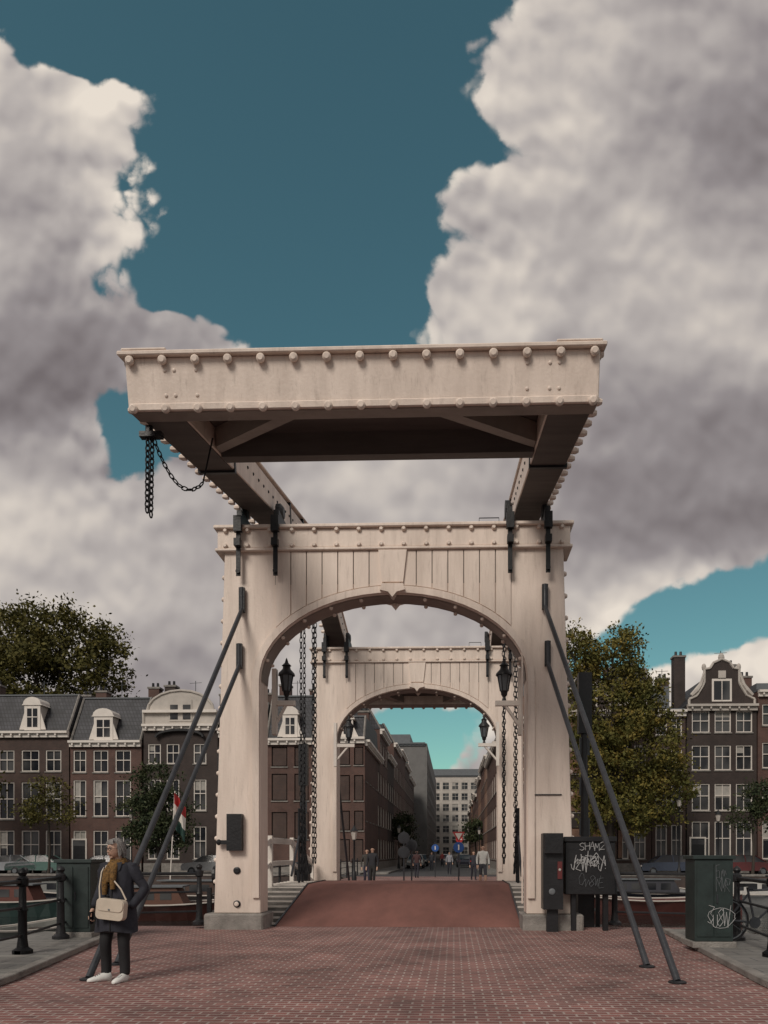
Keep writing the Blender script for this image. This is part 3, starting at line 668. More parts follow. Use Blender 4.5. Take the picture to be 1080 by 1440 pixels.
H('brick_house',374,441,1040,972,[(1050,1078),(1088,1126),(1142,1180)],[(382,404),(414,434)],B_RED,'mansard',6,dorm=[(408,20,1036,1005)])
H('brick_house',443,513,1038,1005,[(1050,1076),(1090,1126),(1140,1168),(1180,1212)],[(450,466),(474,492),(498,511)],B_RED,'mansard',7,dorm=[(488,16,1036,1012)])
H('brick_house',712,790,1010,950,[(1022,1050),(1068,1100),(1118,1150),(1168,1208)],[(720,738),(744,762),(768,784)],B_RED,'flat',8)
H('gabled_house',792,860,1000,930,[(1010,1036),(1056,1088),(1108,1142),(1164,1208)],[(800,820),(832,852)],B_DRK,'bell',9)
H('brick_house',862,916,985,935,[(1000,1030),(1048,1083),(1105,1145),(1165,1208)],[(868,884),(892,908)],B_BRN,'mansard',10)
H('brick_house',917,964,1000,955,[(1008,1034),(1052,1086),(1104,1140),(1160,1208)],[(922,938),(944,959)],B_BRN,'flat',11)
H('gabled_house',966,1064,992,928,[(1000,1030),(1048,1083),(1102,1140),(1155,1208)],[(973,998),(1005,1028),(1035,1058)],B_DRK,'neck',12,door=(.3,1.3,2.6),cornice=OFFW)
H('brick_house',1066,1150,972,950,[(990,1020),(1044,1080),(1100,1138),(1155,1208)],[(1072,1094),(1102,1124)],B_RED,'flat',13)
H('brick_house',1152,1290,980,950,[(1000,1030),(1048,1083),(1102,1140),(1155,1208)],[(1160,1184),(1200,1224),(1240,1264)],B_BRN,'mansard',14)
q=random.Random(5)
def street_row(side):
    y=HY+.05; i=0
    lim=128 if side<0 else 195
    while y<lim-4:
        L=min(q.choice([8,10,12,9]),lim-y)
        wall=q.choice([B_BRN,B_DRK,B_BRN,B_RED] if side<0 else [B_ORG,B_RED,B_ORG]); h=q.uniform(11.5,13.5)
        if side<0 and y>85: h=q.uniform(13,15)
        if y<60: h=10.2 if side<0 else 13.5
        X=-6.9 if side<0 else 3.9; yy=y
        T=(lambda s,t,z,yy=yy,X=X:(X+t,yy+s,z)) if side<0 else (lambda s,t,z,yy=yy,X=X:(X-t,yy+s,z))
        nb=max(1,int(L/2.4)); st=L/nb; bays=[(st*k+st*.25,st*k+st*.75) for k in range(nb)]
        nf=int(h/3.1); rows=[(.9+k*3.1,2.75+k*3.1) for k in range(nf)]
        house('street_house',T,L-.02,Z0,h,[r for r in rows if r[1]<h-.6],bays,wall,'mansard' if q.random()<.6 else 'flat',h+2.2,depth=9,seed=i*7+(side+1),chim=False)
        y+=L; i+=1
street_row(-1); street_row(1)
def officeblock(x0,L,Y,top,depth,wall,fh=3.0,bw=2.6,seed=1,side=False):
    nf=int((top-1.5)/fh); nb=int((L-1)/bw); 
    rows=[(1.2+k*fh,3.2+k*fh) for k in range(nf)]; bays=[(.7+k*bw,.7+k*bw+bw*.72) for k in range(nb)]
    T=lambda s,t,z:(x0+s,Y-t,z)
    e=house('office_block',T,L,Z0,top,rows,bays,wall,'flat',top+2,depth=depth,seed=seed,chim=False,cornice=LEAD)
    if side:
        w=MB(); gw=MB(); nb=int((depth-1)/bw)
        facade(w,gw,lambda s,t,z:(x0+L+.31+t,Y+s,z),depth,Z0,top,rows,[(.7+k*bw,.7+k*bw+bw*.72) for k in range(nb)],wall,3)
        w.obj('side_wall',e); gw.obj('side_windows',e)
officeblock(-19,14,130,20.8,68,B_GRY,2.9,2.2,5,True)
officeblock(-22,43,206,23.2,14,OFFW,3.0,2.6,77)
e=empty('distant_buildings',(0,240,0)); g=MB()
for i in range(40):
    x=-420+i*21; h=R.uniform(9,14)
    if abs(x)<45: continue
    g.box(x,x+20,75+R.uniform(0,6),100,-.1,h-3,B_BRN); g.prism([(x,h-3),(x+20,h-3),(x+17,h),(x+3,h)],77,98,ROOF)
    for k in range(8):
        for z in (1,4,6.6): g.box(x+1+k*2.3,x+2+k*2.3,74.9-0,75-.0+.01,z,z+1.6,GLASS)
g.obj('blocks',e)

# ---------------------------------------------------------------- trees
def tree(name,x,y,zb,lobes,n,size,leaf,trunk_r=.3,seed=1,sig=.45):
    e=empty(name,(x,y,zb)); rr=np.random.RandomState(seed); g=MB()
    zc=min(l[2]-l[5]*.5 for l in lobes)
    fork=Vector((x,y,zb+(zc-zb)*.9+.4))
    g.tube([(x,y,zb),(x+.05,y,zb+.5),(x+.1,y,(zb+fork.z)/2),fork],[trunk_r*1.35,trunk_r,trunk_r*.85,trunk_r*.75],BARK,9)
    for l in lobes:
        c=Vector(l[:3]); mid=fork.lerp(c,.5)+Vector((rr.uniform(-.4,.4),rr.uniform(-.4,.4),.3))
        g.tube([fork,mid,c],[trunk_r*.5,trunk_r*.3,trunk_r*.12],BARK,6)
        for k in range(6):
            d=Vector(rr.normal(size=3)); d.normalize(); d=Vector((d.x*l[3],d.y*l[4],abs(d.z)*l[5]*.8))*.85
            g.tube([c.lerp(mid,.3),c+d*.5,c+d],[trunk_r*.14,trunk_r*.08,.015],BARK,5)
    g.obj('trunk_and_limbs',e,smooth=True)
    vol=np.array([l[3]*l[4]*l[5] for l in lobes])**.75; vol/=vol.sum()
    P=[]
    per=55; nc=max(10,n//per)
    for k in range(nc):
        l=lobes[rr.choice(len(lobes),p=vol)]
        d=rr.normal(size=3); d/=np.linalg.norm(d); rad=rr.uniform(.35,1.08)**.6 if rr.rand()<.9 else rr.uniform(1,1.15)
        c=np.array(l[:3])+d*np.array(l[3:6])*rad
        s=sig*rr.uniform(.6,1.4)
        P.append(c+rr.normal(size=(per,3))*np.array([s,s,s*.65]))
    P=np.concatenate(P); m=len(P)
    a=rr.normal(size=(m,3)); a/=np.linalg.norm(a,axis=1)[:,None]; b=rr.normal(size=(m,3)); b=np.cross(a,b); b/=np.linalg.norm(b,axis=1)[:,None]
    s=(size*rr.uniform(.6,1.3,size=(m,1)))
    V=np.stack([P-a*s,P-b*s*.55,P+a*s,P+b*s*.55],1).reshape(-1,3)
    me=bpy.data.meshes.new('foliage'); me.from_pydata(V.tolist(),[],np.arange(4*m).reshape(-1,4).tolist()); me.materials.append(leaf)
    o=bpy.data.objects.new('foliage',me); sc.collection.objects.link(o); o.parent=e; o.location=-Vector(e.location)
def lob(u,v,Y,ru,rv,dy=0):
    k=Y/F; return (wx(u,Y),Y+dy,wz(u,v,Y),ru*k,ru*k,rv*k)
tree('elm_tree',wx(80,72),72,0,[lob(85,902,72,74,52),lob(30,905,72,64,56),lob(148,930,72,38,38),lob(-40,930,72,70,60),lob(60,965,72,110,50),lob(80,1010,72,100,40)],36000,.20,LEAF1,.5,1,.55)
tree('elm_tree',wx(858,51),51,-.1,[lob(812,925,51,34,44),lob(862,925,51,44,38),lob(850,1000,51,66,52),lob(905,985,51,38,42),lob(900,1060,51,62,60),lob(835,1080,51,45,60),lob(935,1110,51,40,42),lob(870,1140,51,60,35)],38000,.125,LEAF3,.35,2,.32)
tree('elm_tree',wx(222,50),50,-.1,[lob(215,1105,50,32,34),lob(240,1140,50,32,34),lob(195,1150,50,28,34),lob(225,1175,50,40,24)],11000,.11,LEAF2,.18,3,.28)
tree('young_tree',wx(68,50),50,-.1,[lob(70,1110,50,20,25),lob(55,1140,50,24,22),lob(88,1140,50,20,24)],2600,.10,LEAF1,.09,4,.3)
tree('young_tree',wx(1058,50),50,-.1,[lob(1062,1120,50,20,24),lob(1050,1150,50,22,24),lob(1085,1140,50,26,30)],3500,.10,LEAF2,.1,5,.28)
tree('elm_tree',wx(-90,50),50,-.1,[lob(-90,1050,50,60,60),lob(-60,1110,50,50,50)],9000,.14,LEAF1,.3,6,.4)
tree('elm_tree',wx(1200,50),50,-.1,[lob(1200,1020,50,60,60),lob(1170,1090,50,50,50)],9000,.14,LEAF3,.3,7,.4)
tree('street_tree',-5.8,84,-.1,[(-5.8,84,4.6,1.3,2,1.3),(-5.4,84,3.4,1.4,2,1.0)],3500,.13,LEAF2,.15,8,.35)
tree('street_tree',2.9,100,-.1,[(2.9,100,4.6,1.3,2,1.4),(2.6,100,3.6,1.3,2,1.0)],2500,.14,LEAF2,.15,9,.35)

# ---------------------------------------------------------------- vehicles, boats
def car(x,y,z,ang,col,name='parked_car'):
    e=empty(name,(x,y,z)); g=MB(); ca,sa=math.cos(ang),math.sin(ang)
    g.T=lambda a,b,c:(x+a*ca-b*sa,y+a*sa+b*ca,z+c)
    paint=flat('car_paint',col,.25)
    prof=[(-2.05,.35),(-2.1,.6),(-2.0,.85),(-1.2,.95),(1.1,.98),(1.9,.88),(2.1,.65),(2.08,.35)]
    cab=[(-1.25,.95),(-.65,1.38),(.0,1.46),(.8,1.42),(1.6,.96)]
    def loft(p,w0,w1,m):
        n=len(p); zs=[q[1] for q in p]; zmin,zmax=min(zs),max(zs)
        wd=[w0+(w1-w0)*((q[1]-zmin)/(zmax-zmin)) for q in p]
        vs=[(q[0],-wd[i],q[1]) for i,q in enumerate(p)]+[(q[0],wd[i],q[1]) for i,q in enumerate(p)]
        g.add(vs,[list(range(n)),list(range(2*n-1,n-1,-1))]+[(i,n+i,n+(i+1)%n,(i+1)%n) for i in range(n)],m)
    loft(prof,.86,.80,paint); loft(cab,.78,.60,GLASS)
    g.add([(-.62,-.6,1.39),(0,-.6,1.47),(.8,-.6,1.43),(.8,.6,1.43),(0,.6,1.47),(-.62,.6,1.39)],[(0,1,4,5),(1,2,3,4)],paint)
    for s in (-1,1):
        for a,b in (((-1.22,.97),(-.63,1.4)),((1.55,.99),(.8,1.44)),((.15,.97),(.1,1.47))):
            g.tube([(a[0],s*.775,a[1]),(b[0],s*.61,b[1])],.035,paint,5)
        for wxp in (-1.3,1.3):
            g.disc((wxp,s*.70,.31),(0,s,0),.32,.2,BLACK,16); g.disc((wxp,s*.895,.31),(0,s,0),.17,.02,LEAD,10)
        g.box(-2.12,-2.02,s*.6-.15,s*.6+.15,.62,.76,WHITE); g.box(2.03,2.11,s*.62-.12,s*.62+.12,.62,.8,RED)
    g.obj('car_body',e,bevel=.03)
for u,c,a in ((20,(.35,.36,.38),0),(55,(.08,.15,.13),0),(150,(.03,.03,.035),0),(300,(.3,.3,.3),0),(940,(.04,.05,.08),0),(1040,(.12,.02,.02),0),(-80,(.2,.2,.22),0)):
    car(wx(u,53.2),53.2,-.13,a,c)
car(-4.0,78,-.13,math.pi/2,(.3,.3,.3)); car(-4.0,90,-.13,math.pi/2,(.03,.03,.04)); car(1.2,84,-.13,-math.pi/2,(.02,.02,.03)); car(1.2,97,-.13,-math.pi/2,(.05,.05,.06)); car(-.9,105,-.13,math.pi/2,(.1,.1,.12),'driving_car')
def boat(x,y,ang,L,Wd,col,cab=True,ccol=None):
    e=empty('moored_boat',(x,y,-1.8)); g=MB(); ca,sa=math.cos(ang),math.sin(ang)
    g.T=lambda a,b,c:(x+a*ca-b*sa,y+a*sa+b*ca,-1.8+c)
    m=flat('boat_hull',col,.4); st=12; vs=[];fs=[]
    for i in range(st+1):
        t=i/st*2-1; w=Wd/2*(1-abs(t)**3.2)*(1 if t>0 else .9)+.05; sh=.75+.35*t*t
        vs+=[(t*L/2,-w*.6,-.2),(t*L/2,-w,sh),(t*L/2,-w*.85,sh),(t*L/2,-w*.8,sh-.35),(t*L/2,w*.8,sh-.35),(t*L/2,w*.85,sh),(t*L/2,w,sh),(t*L/2,w*.6,-.2)]
    for i in range(st):
        for k in range(8): fs.append((i*8+k,(i+1)*8+k,(i+1)*8+(k+1)%8,i*8+(k+1)%8))
    fs+=[tuple(range(8)),tuple(st*8+k for k in range(8))]
    g.add(vs,fs,m)
    for s in (-1,1): g.tube([((i/st*2-1)*L/2,s*(Wd/2*(1-abs(i/st*2-1)**3.2)+.06),.77+.35*(i/st*2-1)**2) for i in range(st+1)],.04,OFFW,5)
    if cab:
        cm=flat('boat_cabin',ccol or (.5,.48,.45),.5)
        g.prism([(-L*.3,.5),(-L*.28,1.55),(L*.1,1.6),(L*.16,.5)],-Wd*.3,Wd*.3,cm)
        g.box(-L*.31,L*.14,-Wd*.34,Wd*.34,1.602,1.67,LEAD)
        for k in range(4): g.box(-L*.25+k*L*.09,-L*.25+k*L*.09+L*.06,-Wd*.3-.012,-Wd*.3-.001,1.0,1.4,GLASS)
    else:
        for k in range(3): g.box(-L*.25+k*L*.2,-L*.25+k*L*.2+.3,-Wd*.4,Wd*.4,.62,.68,BARK)
    g.obj('hull_and_cabin',e)
boat(wx(225,36),36,.15,9,2.6,(.07,.025,.02),True,(.13,.06,.04)); boat(wx(285,44),44,0,8,2.4,(.05,.04,.04),True,(.07,.04,.03))
boat(wx(25,38),38,.1,8,2.4,(.04,.07,.065),True,(.12,.04,.03)); boat(wx(25,24),24,1.1,6,2,(.25,.25,.23),False)
boat(wx(920,40),40,-.1,9,2.6,(.10,.035,.03),False); boat(wx(1060,46),46,0,9,2.5,(.3,.3,.3),True)
boat(wx(130,46),46,0,10,2.6,(.02,.02,.03),True,(.2,.2,.19)); boat(wx(920,47),47,0,10,2.6,(.02,.02,.03),True,(.05,.05,.06))

e=empty('flag_on_pole',(wx(238,44),44,-.1)); g=MB(); fx=wx(238,44)
g.tube([(fx,44,-1.2),(fx+.35,44,5.2)],.035,WHITE,6)
n=8
for j,(m,za,zb) in enumerate(((RED,5.1,4.45),(WHITE,4.45,3.7),(FGREEN,3.7,3.0))):
    for i in range(n):
        a=i/n;b=(i+1)/n
        f=lambda t,z:(fx+.35+t*.62,44+.14*math.sin(t*9+z),z-.9*t)
        g.add([f(a,za),f(b,za),f(b,zb),f(a,zb)],[(0,1,2,3)],m)
g.obj('pole_and_cloth',e)
def lamp(x,y,z,h=4.2):
    e=empty('street_lamp',(x,y,z)); g=MB()
    g.lathe([(.14,0),(.12,.5),(.07,.6),(.05,1.2),(.04,h-.8),(.08,h-.75),(.06,h-.7)],(x,y,z),BLACK,10)
    g.lathe([(.10,h-.7),(.19,h-.25)],(x,y,z),OFFW,6); g.lathe([(.24,h-.25),(.1,h-.08),(.0,h+.12)],(x,y,z),BLACK,8); g.obj('post_and_lantern',e,smooth=True)
lamp(wx(498,40),40,-.1,3.0); lamp(wx(955,50),50,-.1,5.4); lamp(wx(185,50),50,-.1,4.5); lamp(wx(1010,50),50,-.1,4.4); lamp(-5.2,70,-.1); lamp(2.6,75,-.1)
def sign(x,y,z,parts,h=2.6):
    e=empty('traffic_sign',(x,y,z)); g=MB(); g.tube([(x,y,z),(x,y,z+h)],.035,STEEL,6)
    for kind,zz in parts:
        if kind=='tri':
            for k,(r,m) in enumerate(((.32,RED),(.2,WHITE))):
                pts=[(x+r*math.sin(2*math.pi*i/3+math.pi),z+zz+r*math.cos(2*math.pi*i/3+math.pi)) for i in range(3)]
                g.prism(pts,y-.06-.012*k,y-.05-.012*k,m)
        elif kind=='blue': g.disc((x,y-.045,z+zz),(0,-1,0),.24,.012,BLUE,20); g.box(x-.03,x+.03,y-.065,y-.059,z+zz-.12,z+zz+.12,WHITE)
        elif kind=='red': g.disc((x,y-.045,z+zz),(0,-1,0),.24,.012,RED,20); g.box(x-.16,x+.16,y-.065,y-.059,z+zz-.04,z+zz+.04,WHITE)
        elif kind=='back': g.disc((x,y-.045,z+zz),(0,-1,0),.25,.012,STEEL,20)
    g.obj('post_and_plates',e)
sign(wx(568,31),31,0,[('back',2.1),('back',1.5)],2.4); sign(wx(578,31),31.5,0,[('back',1.8)],2.1)
sign(wx(645,33),33,0,[('tri',2.25),('blue',1.72)],2.4); sign(wx(646,50),50,-.1,[('red',2.5)],2.8); sign(wx(612,48),48,-.1,[('blue',1.9)],2.3)
def bicycle(x,y,z,ang):
    e=empty('bicycle',(x,y,z)); g=MB(); ca,sa=math.cos(ang),math.sin(ang)
    g.T=lambda a,b,c:(x+a*ca-b*sa,y+a*sa+b*ca,z+c)
    for cx in (-.52,.52):
        g.tube([(cx+.33*math.cos(t*math.pi/12),0,.34+.33*math.sin(t*math.pi/12)) for t in range(25)],.018,BLACK,6)
        g.tube([(cx+.305*math.cos(t*math.pi/12),0,.34+.305*math.sin(t*math.pi/12)) for t in range(25)],.01,LEAD,5)
        for k in range(10):
            t=k*math.pi/5; g.tube([(cx,0,.34),(cx+.3*math.cos(t),0,.34+.3*math.sin(t))],.003,LEAD,3)
    for a,b in (((-.52,.34),(-.08,.30)),((-.08,.30),(-.2,.85)),((-.2,.8),(.38,.82)),((-.08,.3),(.36,.7)),((-.52,.34),(-.18,.75)),((.52,.34),(.36,.98))):
        g.tube([(a[0],0,a[1]),(b[0],0,b[1])],.018,STEEL,6)
    g.box(-.34,-.08,-.07,.07,.86,.91,BLACK); g.tube([(.25,-.28,1.02),(.36,0,1.0),(.25,.28,1.02)],.014,STEEL,6); g.disc((-.08,-.02,.3),(0,1,0),.09,.03,STEEL,14)
    g.obj('frame_and_wheels',e)
bicycle(wx(1072,11.6),11.7,.07,.1)

# ---------------------------------------------------------------- people
def skin_mesh(name,joints,edges,root=0,sub=2):
    me=bpy.data.meshes.new(name); me.from_pydata([j[0] for j in joints],edges,[])
    o=bpy.data.objects.new(name,me); sc.collection.objects.link(o)
    s=o.modifiers.new('s','SKIN'); sk=me.skin_vertices[0].data
    for i,j in enumerate(joints): sk[i].radius=j[1]; sk[i].use_root=(i==root)
    u=o.modifiers.new('u','SUBSURF'); u.levels=sub; u.render_levels=sub
    dg=bpy.context.evaluated_depsgraph_get(); m2=bpy.data.meshes.new_from_object(o.evaluated_get(dg))
    bpy.data.objects.remove(o); o=bpy.data.objects.new(name,m2); sc.collection.objects.link(o); m2.shade_smooth(); return o
def person(name,x,y,z,H,face,top,leg,hair,stride=.1,shorts=False,arm=0.):
    k=H/1.72; J=[];E=[]
    def a(p,r,par=None):
        J.append(((p[0]*k,p[1]*k,p[2]*k),(r[0]*k,r[1]*k) if isinstance(r,tuple) else (r*k,r*k)))
        if par is not None: E.append((par,len(J)-1))
        return len(J)-1
    pv=a((0,0,.93),(.15,.11)); s1=a((0,0,1.1),(.14,.10),pv); c=a((0,0,1.3),(.17,.11),s1); nb=a((0,0,1.44),(.07,.06),c); nk=a((0,-.01,1.50),.05,nb)
    h1=a((0,-.02,1.58),(.07,.085),nk); h2=a((0,-.01,1.67),(.065,.08),h1)
    for q in (-1,1):
        sh=a((q*.17,0,1.4),.062,c); el=a((q*.24,.03-q*arm,1.13),.046,sh); wr=a((q*.24,-.08-q*arm,.90),.03,el); hd=a((q*.24,-.11-q*arm,.81),(.02,.035),wr); a((q*.235,-.12-q*arm,.74),(.012,.028),hd)
        hp=a((q*.085,0,.86),.092,pv); kn=a((q*.09,-.04-q*stride*.5,.49),.062,hp); an=a((q*.09,.03-q*stride,.1),.045,kn); a((q*.10,-.13-q*stride,.04),(.045,.035),an)
    o=skin_mesh('body',J,E)
    for m in [flat('top_cloth',top,.8),flat('leg_cloth',leg,.8),SKIN,flat('hair',hair,.7),BLACK]: o.data.materials.append(m)
    for p in o.data.polygons:
        c=p.center/k
        if c.z>1.48: p.material_index=3 if (c.z>1.655 or c.y>.015) else 2
        elif c.z<.09: p.material_index=4
        elif abs(c.x)>.19 and c.z<.9: p.material_index=2
        elif c.z<.95: p.material_index=2 if (shorts and c.z<.5) else 1
        else: p.material_index=0
    e=empty(name,(x,y,z)); e.rotation_euler=(0,0,face); o.parent=e
    g=MB(); g.ball((0,-.098*k,1.60*k),(.013*k,.02*k,.022*k),SKIN,8,6)
    for q in (-1,1): g.ball((q*.03*k,-.088*k,1.625*k),(.011*k,.006*k,.006*k),BLACK,6,5); g.ball((q*.072*k,0,1.6*k),(.012*k,.02*k,.03*k),SKIN,6,5)
    f=g.obj('face',None,smooth=True); f.parent=e
    return e
W=(.65,.64,.6)
person('walking_man',wx(679,31.5),31.5,0,1.82,.1,W,(.05,.05,.06),(.05,.035,.02),.16,True)
person('pedestrian',wx(524,30.5),30.5,0,1.72,-.3,(.02,.02,.025),(.02,.02,.02),(.03,.02,.02),.08)
person('pedestrian',wx(516,31.5),31.5,0,1.66,.2,(.05,.045,.04),(.03,.03,.05),(.1,.06,.03),.05)
for u,Y,f,c in ((586,46,3.0,(.05,.02,.02)),(632,54,0,(.25,.25,.27)),(607,66,0,(.04,.04,.05)),(622,86,.2,(.2,.03,.03)),(666,42,.2,(.03,.03,.04))):
    person('pedestrian',wx(u,Y),Y,-.1,1.7+.05*math.sin(u),f,c,(.02,.02,.03),(.03,.02,.02),.12)

WX,WY=wx(166,8.3),8.3
wo=empty('woman_in_coat',(WX,WY,0)); wo.rotation_euler=(0,0,-.12)
J=[];E=[]
def a(p,r,par=None):
    J.append((p,r if isinstance(r,tuple) else (r,r)))
    if par is not None: E.append((par,len(J)-1))
    return len(J)-1
pv=a((0,0,.86),(.15,.12)); s1=a((0,0,1.02),(.145,.115),pv); c=a((0,.01,1.2),(.155,.115),s1); nb=a((0,.02,1.335),(.06,.055),c); nk=a((-.005,.0,1.39),.045,nb); hd=a((-.012,-.015,1.455),(.05,.06),nk)
for q in (-1,1):
    hp=a((q*.085,0,.80),.090,pv)
    if q<0: kn=a((-.12,-.06,.45),.070,hp); cf=a((-.145,-.0,.26),.062,kn); an=a((-.155,.02,.10),.060,cf); a((-.157,.0,.06),.056,an)
    else: kn=a((.085,-.03,.45),.070,hp); cf=a((.082,.0,.26),.062,kn); an=a((.08,.01,.10),.060,cf); a((.08,.0,.06),.056,an)
sh=a((-.150,.01,1.27),.062,c); el=a((-.235,.04,1.03),.056,sh); wr=a((-.215,-.13,.84),.044,el)
sh2=a((.150,.01,1.27),.062,c); el2=a((.30,.07,1.05),.060,sh2); wr2=a((.225,-.06,.88),.052,el2); a((.19,-.09,.84),.05,wr2)
b=skin_mesh('body',J,E)
for m in (NAVY,PANTS,SKIN): b.data.materials.append(m)
for p in b.data.polygons:
    cz=p.center
    p.material_index=2 if (cz.z>1.36 and abs(cz.x)<.1) else (1 if cz.z<.74 and abs(cz.x)<.22 else 0)
b.parent=wo
g=MB()
rings=[(1.365,.075,.07),(1.345,.115,.085),(1.31,.165,.105),(1.24,.185,.13),(1.08,.18,.14),(.98,.185,.145),(.85,.205,.16),(.72,.225,.17),(.64,.235,.175),(.57,.24,.178)]
vs=[];fs=[];n=48; nr=len(rings)
for j,(z,rx,ry) in enumerate(rings):
    w=(j/(nr-1))
    for i in range(n):
        t=2*math.pi*i/n; f=1+(.008+.045*w**2)*math.sin(5*t+j*.3)+(.006+.02*w)*math.sin(11*t+j*.8)+.012*w*math.sin(3*t-j)
        vs.append((rx*f*math.cos(t),ry*f*math.sin(t)-.01,z+.015*math.sin(3*t)*w))
for j in range(nr-1):
    for i in range(n): fs.append((j*n+i,j*n+(i+1)%n,(j+1)*n+(i+1)%n,(j+1)*n+i))
fs.append([(nr-1)*n+i for i in range(n)])
g.add(vs,fs,NAVY)
for q in (-1,1):
    e1=Vector((q*.20,.035,1.16)) if q<0 else Vector((.235,.045,1.15))
    g.tube([(q*.12,.005,1.32),(q*.165,.008,1.295),(q*.18,.015,1.25),tuple(e1)],[.04,.066,.072,.060],NAVY,14)
g.tube([(.015,-.155,1.2),(.02,-.165,.98),(.02,-.19,.75),(.02,-.197,.58)],.009,PANTS,5)
for z in (1.1,.98,.86): g.disc((-.02,-.16-(1.1-z)*.1,z),(0,-1,0),.012,.012,BLACK,8)
for q in (-1,1): g.add([(q*.02,-.150,1.16),(q*.10,-.13,1.27),(q*.105,-.085,1.355),(q*.05,-.105,1.345)],[(0,1,2,3)],NAVY)
g.tube([(.10,-.165,.95),(.19,-.13,.86)],.010,PANTS,5)
o=g.obj('coat',None,smooth=True); o.parent=wo
g=MB()
hc=Vector((-.018,-.030,1.492))
HT=Matrix.Translation(hc)@Matrix.Rotation(-.38,4,'Z')@Matrix.Rotation(.05,4,'X')
g.T=lambda x,y,z:HT@Vector((x,y,z))
def headf(d):
    f=1.0
    if d.z<0: f-=.14*d.z*d.z*(1 if d.y>-.2 else .55)
    f-=.05*math.exp(-((d.z-.12)/.12)**2)*max(0,-d.y)**3
    f+=.03*math.exp(-((d.z+.18)/.15)**2)*math.exp(-((abs(d.x)-.45)/.2)**2)*(d.y<0)
    return f
g.ball((0,0,0),(.070,.090,.108),SKIN,32,24,headf)
g.ball((0,-.055,-.084),(.024,.018,.016),SKIN,12,8)
g.add([(-.009,-.080,.016),(.009,-.080,.016),(0,-.089,.020),(-.017,-.082,-.026),(.017,-.082,-.026),(0,-.108,-.020),(0,-.084,-.036)],[(0,2,5,3),(2,1,4,5),(3,5,6),(5,4,6)],SKIN)
LIP=flat('lips',(.30,.12,.09),.5); g.ball((0,-.081,-.052),(.021,.007,.004),LIP,10,6); g.ball((0,-.079,-.060),(.017,.007,.0045),LIP,10,6)
for q in(-1,1):
    g.ball((q*.07,.005,-.005),(.010,.02,.03),SKIN,10,8)
    g.ball((q*.027,-.076,.012),(.013,.010,.007),BLACK,8,6)
    g.tube([(q*.028+.021*math.cos(t*math.pi/8),-.092+.004*abs(math.cos(t*math.pi/8)),.010+.017*math.sin(t*math.pi/8)) for t in range(17)],.0028,BLACK,5)
    g.tube([(q*.049,-.088,.014),(q*.070,-.045,.014),(q*.074,-.0,.012)],.0025,BLACK,4)
    g.tube([(q*.045,-.080,.036),(q*.03,-.088,.041),(q*.014,-.088,.038)],.0035,HAIRG,4)
g.tube([(-.007,-.094,.014),(.007,-.094,.014)],.0028,BLACK,4)
o=g.obj('head',None,smooth=True); o.parent=wo
g=MB(); g.T=lambda x,y,z:HT@Vector((x,y,z))
def hairf(d):
    f=1+.04*math.sin(d.x*17+d.z*9)*math.cos(d.y*13)+.03*math.sin(d.z*31+d.x*20)
    k=(-d.y-.15)/.25; k=max(0,min(1,k)); h=max(0,min(1,(.68-d.z)/.2)); f*=1-.34*k*h
    if d.z<-.55: f*=.85
    return f
g.ball((0,.016,.014),(.088,.104,.116),HAIRG,36,28,hairf)
rh=random.Random(4)
for i in range(150):
    t=rh.uniform(-.45,math.pi+.45); z=rh.uniform(-.03,.105); r=math.sqrt(max(.05,1-(z/.13)**2))
    x0,y0=.086*r*math.cos(t),.016+.100*r*math.sin(t)
    g.tube([(x0*.96,y0*.96,z+.01),(x0*1.08,y0*1.06+.004,z-.025),(x0*1.04+rh.uniform(-.012,.012),y0*1.04+rh.uniform(-.01,.01),z-.065)],[.006,.007,.002],HAIRG,5)
for i in range(36):
    x0=rh.uniform(-.055,.06); g.tube([(x0*.5,-.04,.116),(x0*.9+.01,-.074,.090),(x0*1.25+.012,-.082,.060+.1*abs(x0))],[.006,.006,.002],HAIRG,5)
o=g.obj('hair',None,smooth=True); o.parent=wo
g=MB()
for j in range(3):
    g.tube([((.070+.014*j)*math.cos(t*math.pi/12),(.062+.014*j)*math.sin(t*math.pi/12)-.005,1.372-.026*j+.010*math.sin(t*math.pi/12+j)) for t in range(25)],[.022+.004*math.sin(t*1.7+j) for t in range(25)],SCARF,10)
for (xa,xb,l) in ((-.035,-.055,.34),(.03,.04,.28),(0,-.01,.2)):
    g.tube([(xa,-.085,1.33),(xa+(xb-xa)*.4,-.150,1.24),(xb,-.170,1.33-l*.6),(xb*1.05,-.175,1.33-l)],[.03,.04,.036,.026],SCARF,10)
o=g.obj('scarf',None,smooth=True); o.parent=wo
g=MB()
BT=Matrix.Translation((.06,-.225,.83))@Matrix.Rotation(.1,4,'Y'); g.T=lambda x,y,z:BT@Vector((x,y,z))
def rr_poly(w,h,r,n=5):
    P=[]
    for cx,cz,a0 in ((w-r,h-r,0),(-w+r,h-r,90),(-w+r,-h+r,180),(w-r,-h+r,270)):
        for i in range(n+1):
            t=math.radians(a0+90*i/n); P.append((cx+r*math.cos(t),cz+r*math.sin(t)))
    return P
g.prism(rr_poly(.165,.115,.05),-.04,.045,BAGM); g.prism([(x,z+.045) for x,z in rr_poly(.158,.065,.05)],-.050,-.041,BAGM)
g.disc((0,-.052,.0),(0,-1,0),.012,.006,LEAD,8)
g.T=None
g.tube([(.215,-.19,.93),(.15,-.185,1.05),(.03,-.178,1.18),(-.07,-.13,1.29),(-.10,-.04,1.345)],.010,BAGM,5); g.tube([(-.09,-.21,.94),(-.12,-.17,1.08),(-.125,-.12,1.24),(-.11,-.05,1.335)],.010,BAGM,5)
o=g.obj('shoulder_bag',None,bevel=.015); o.parent=wo
g=MB()
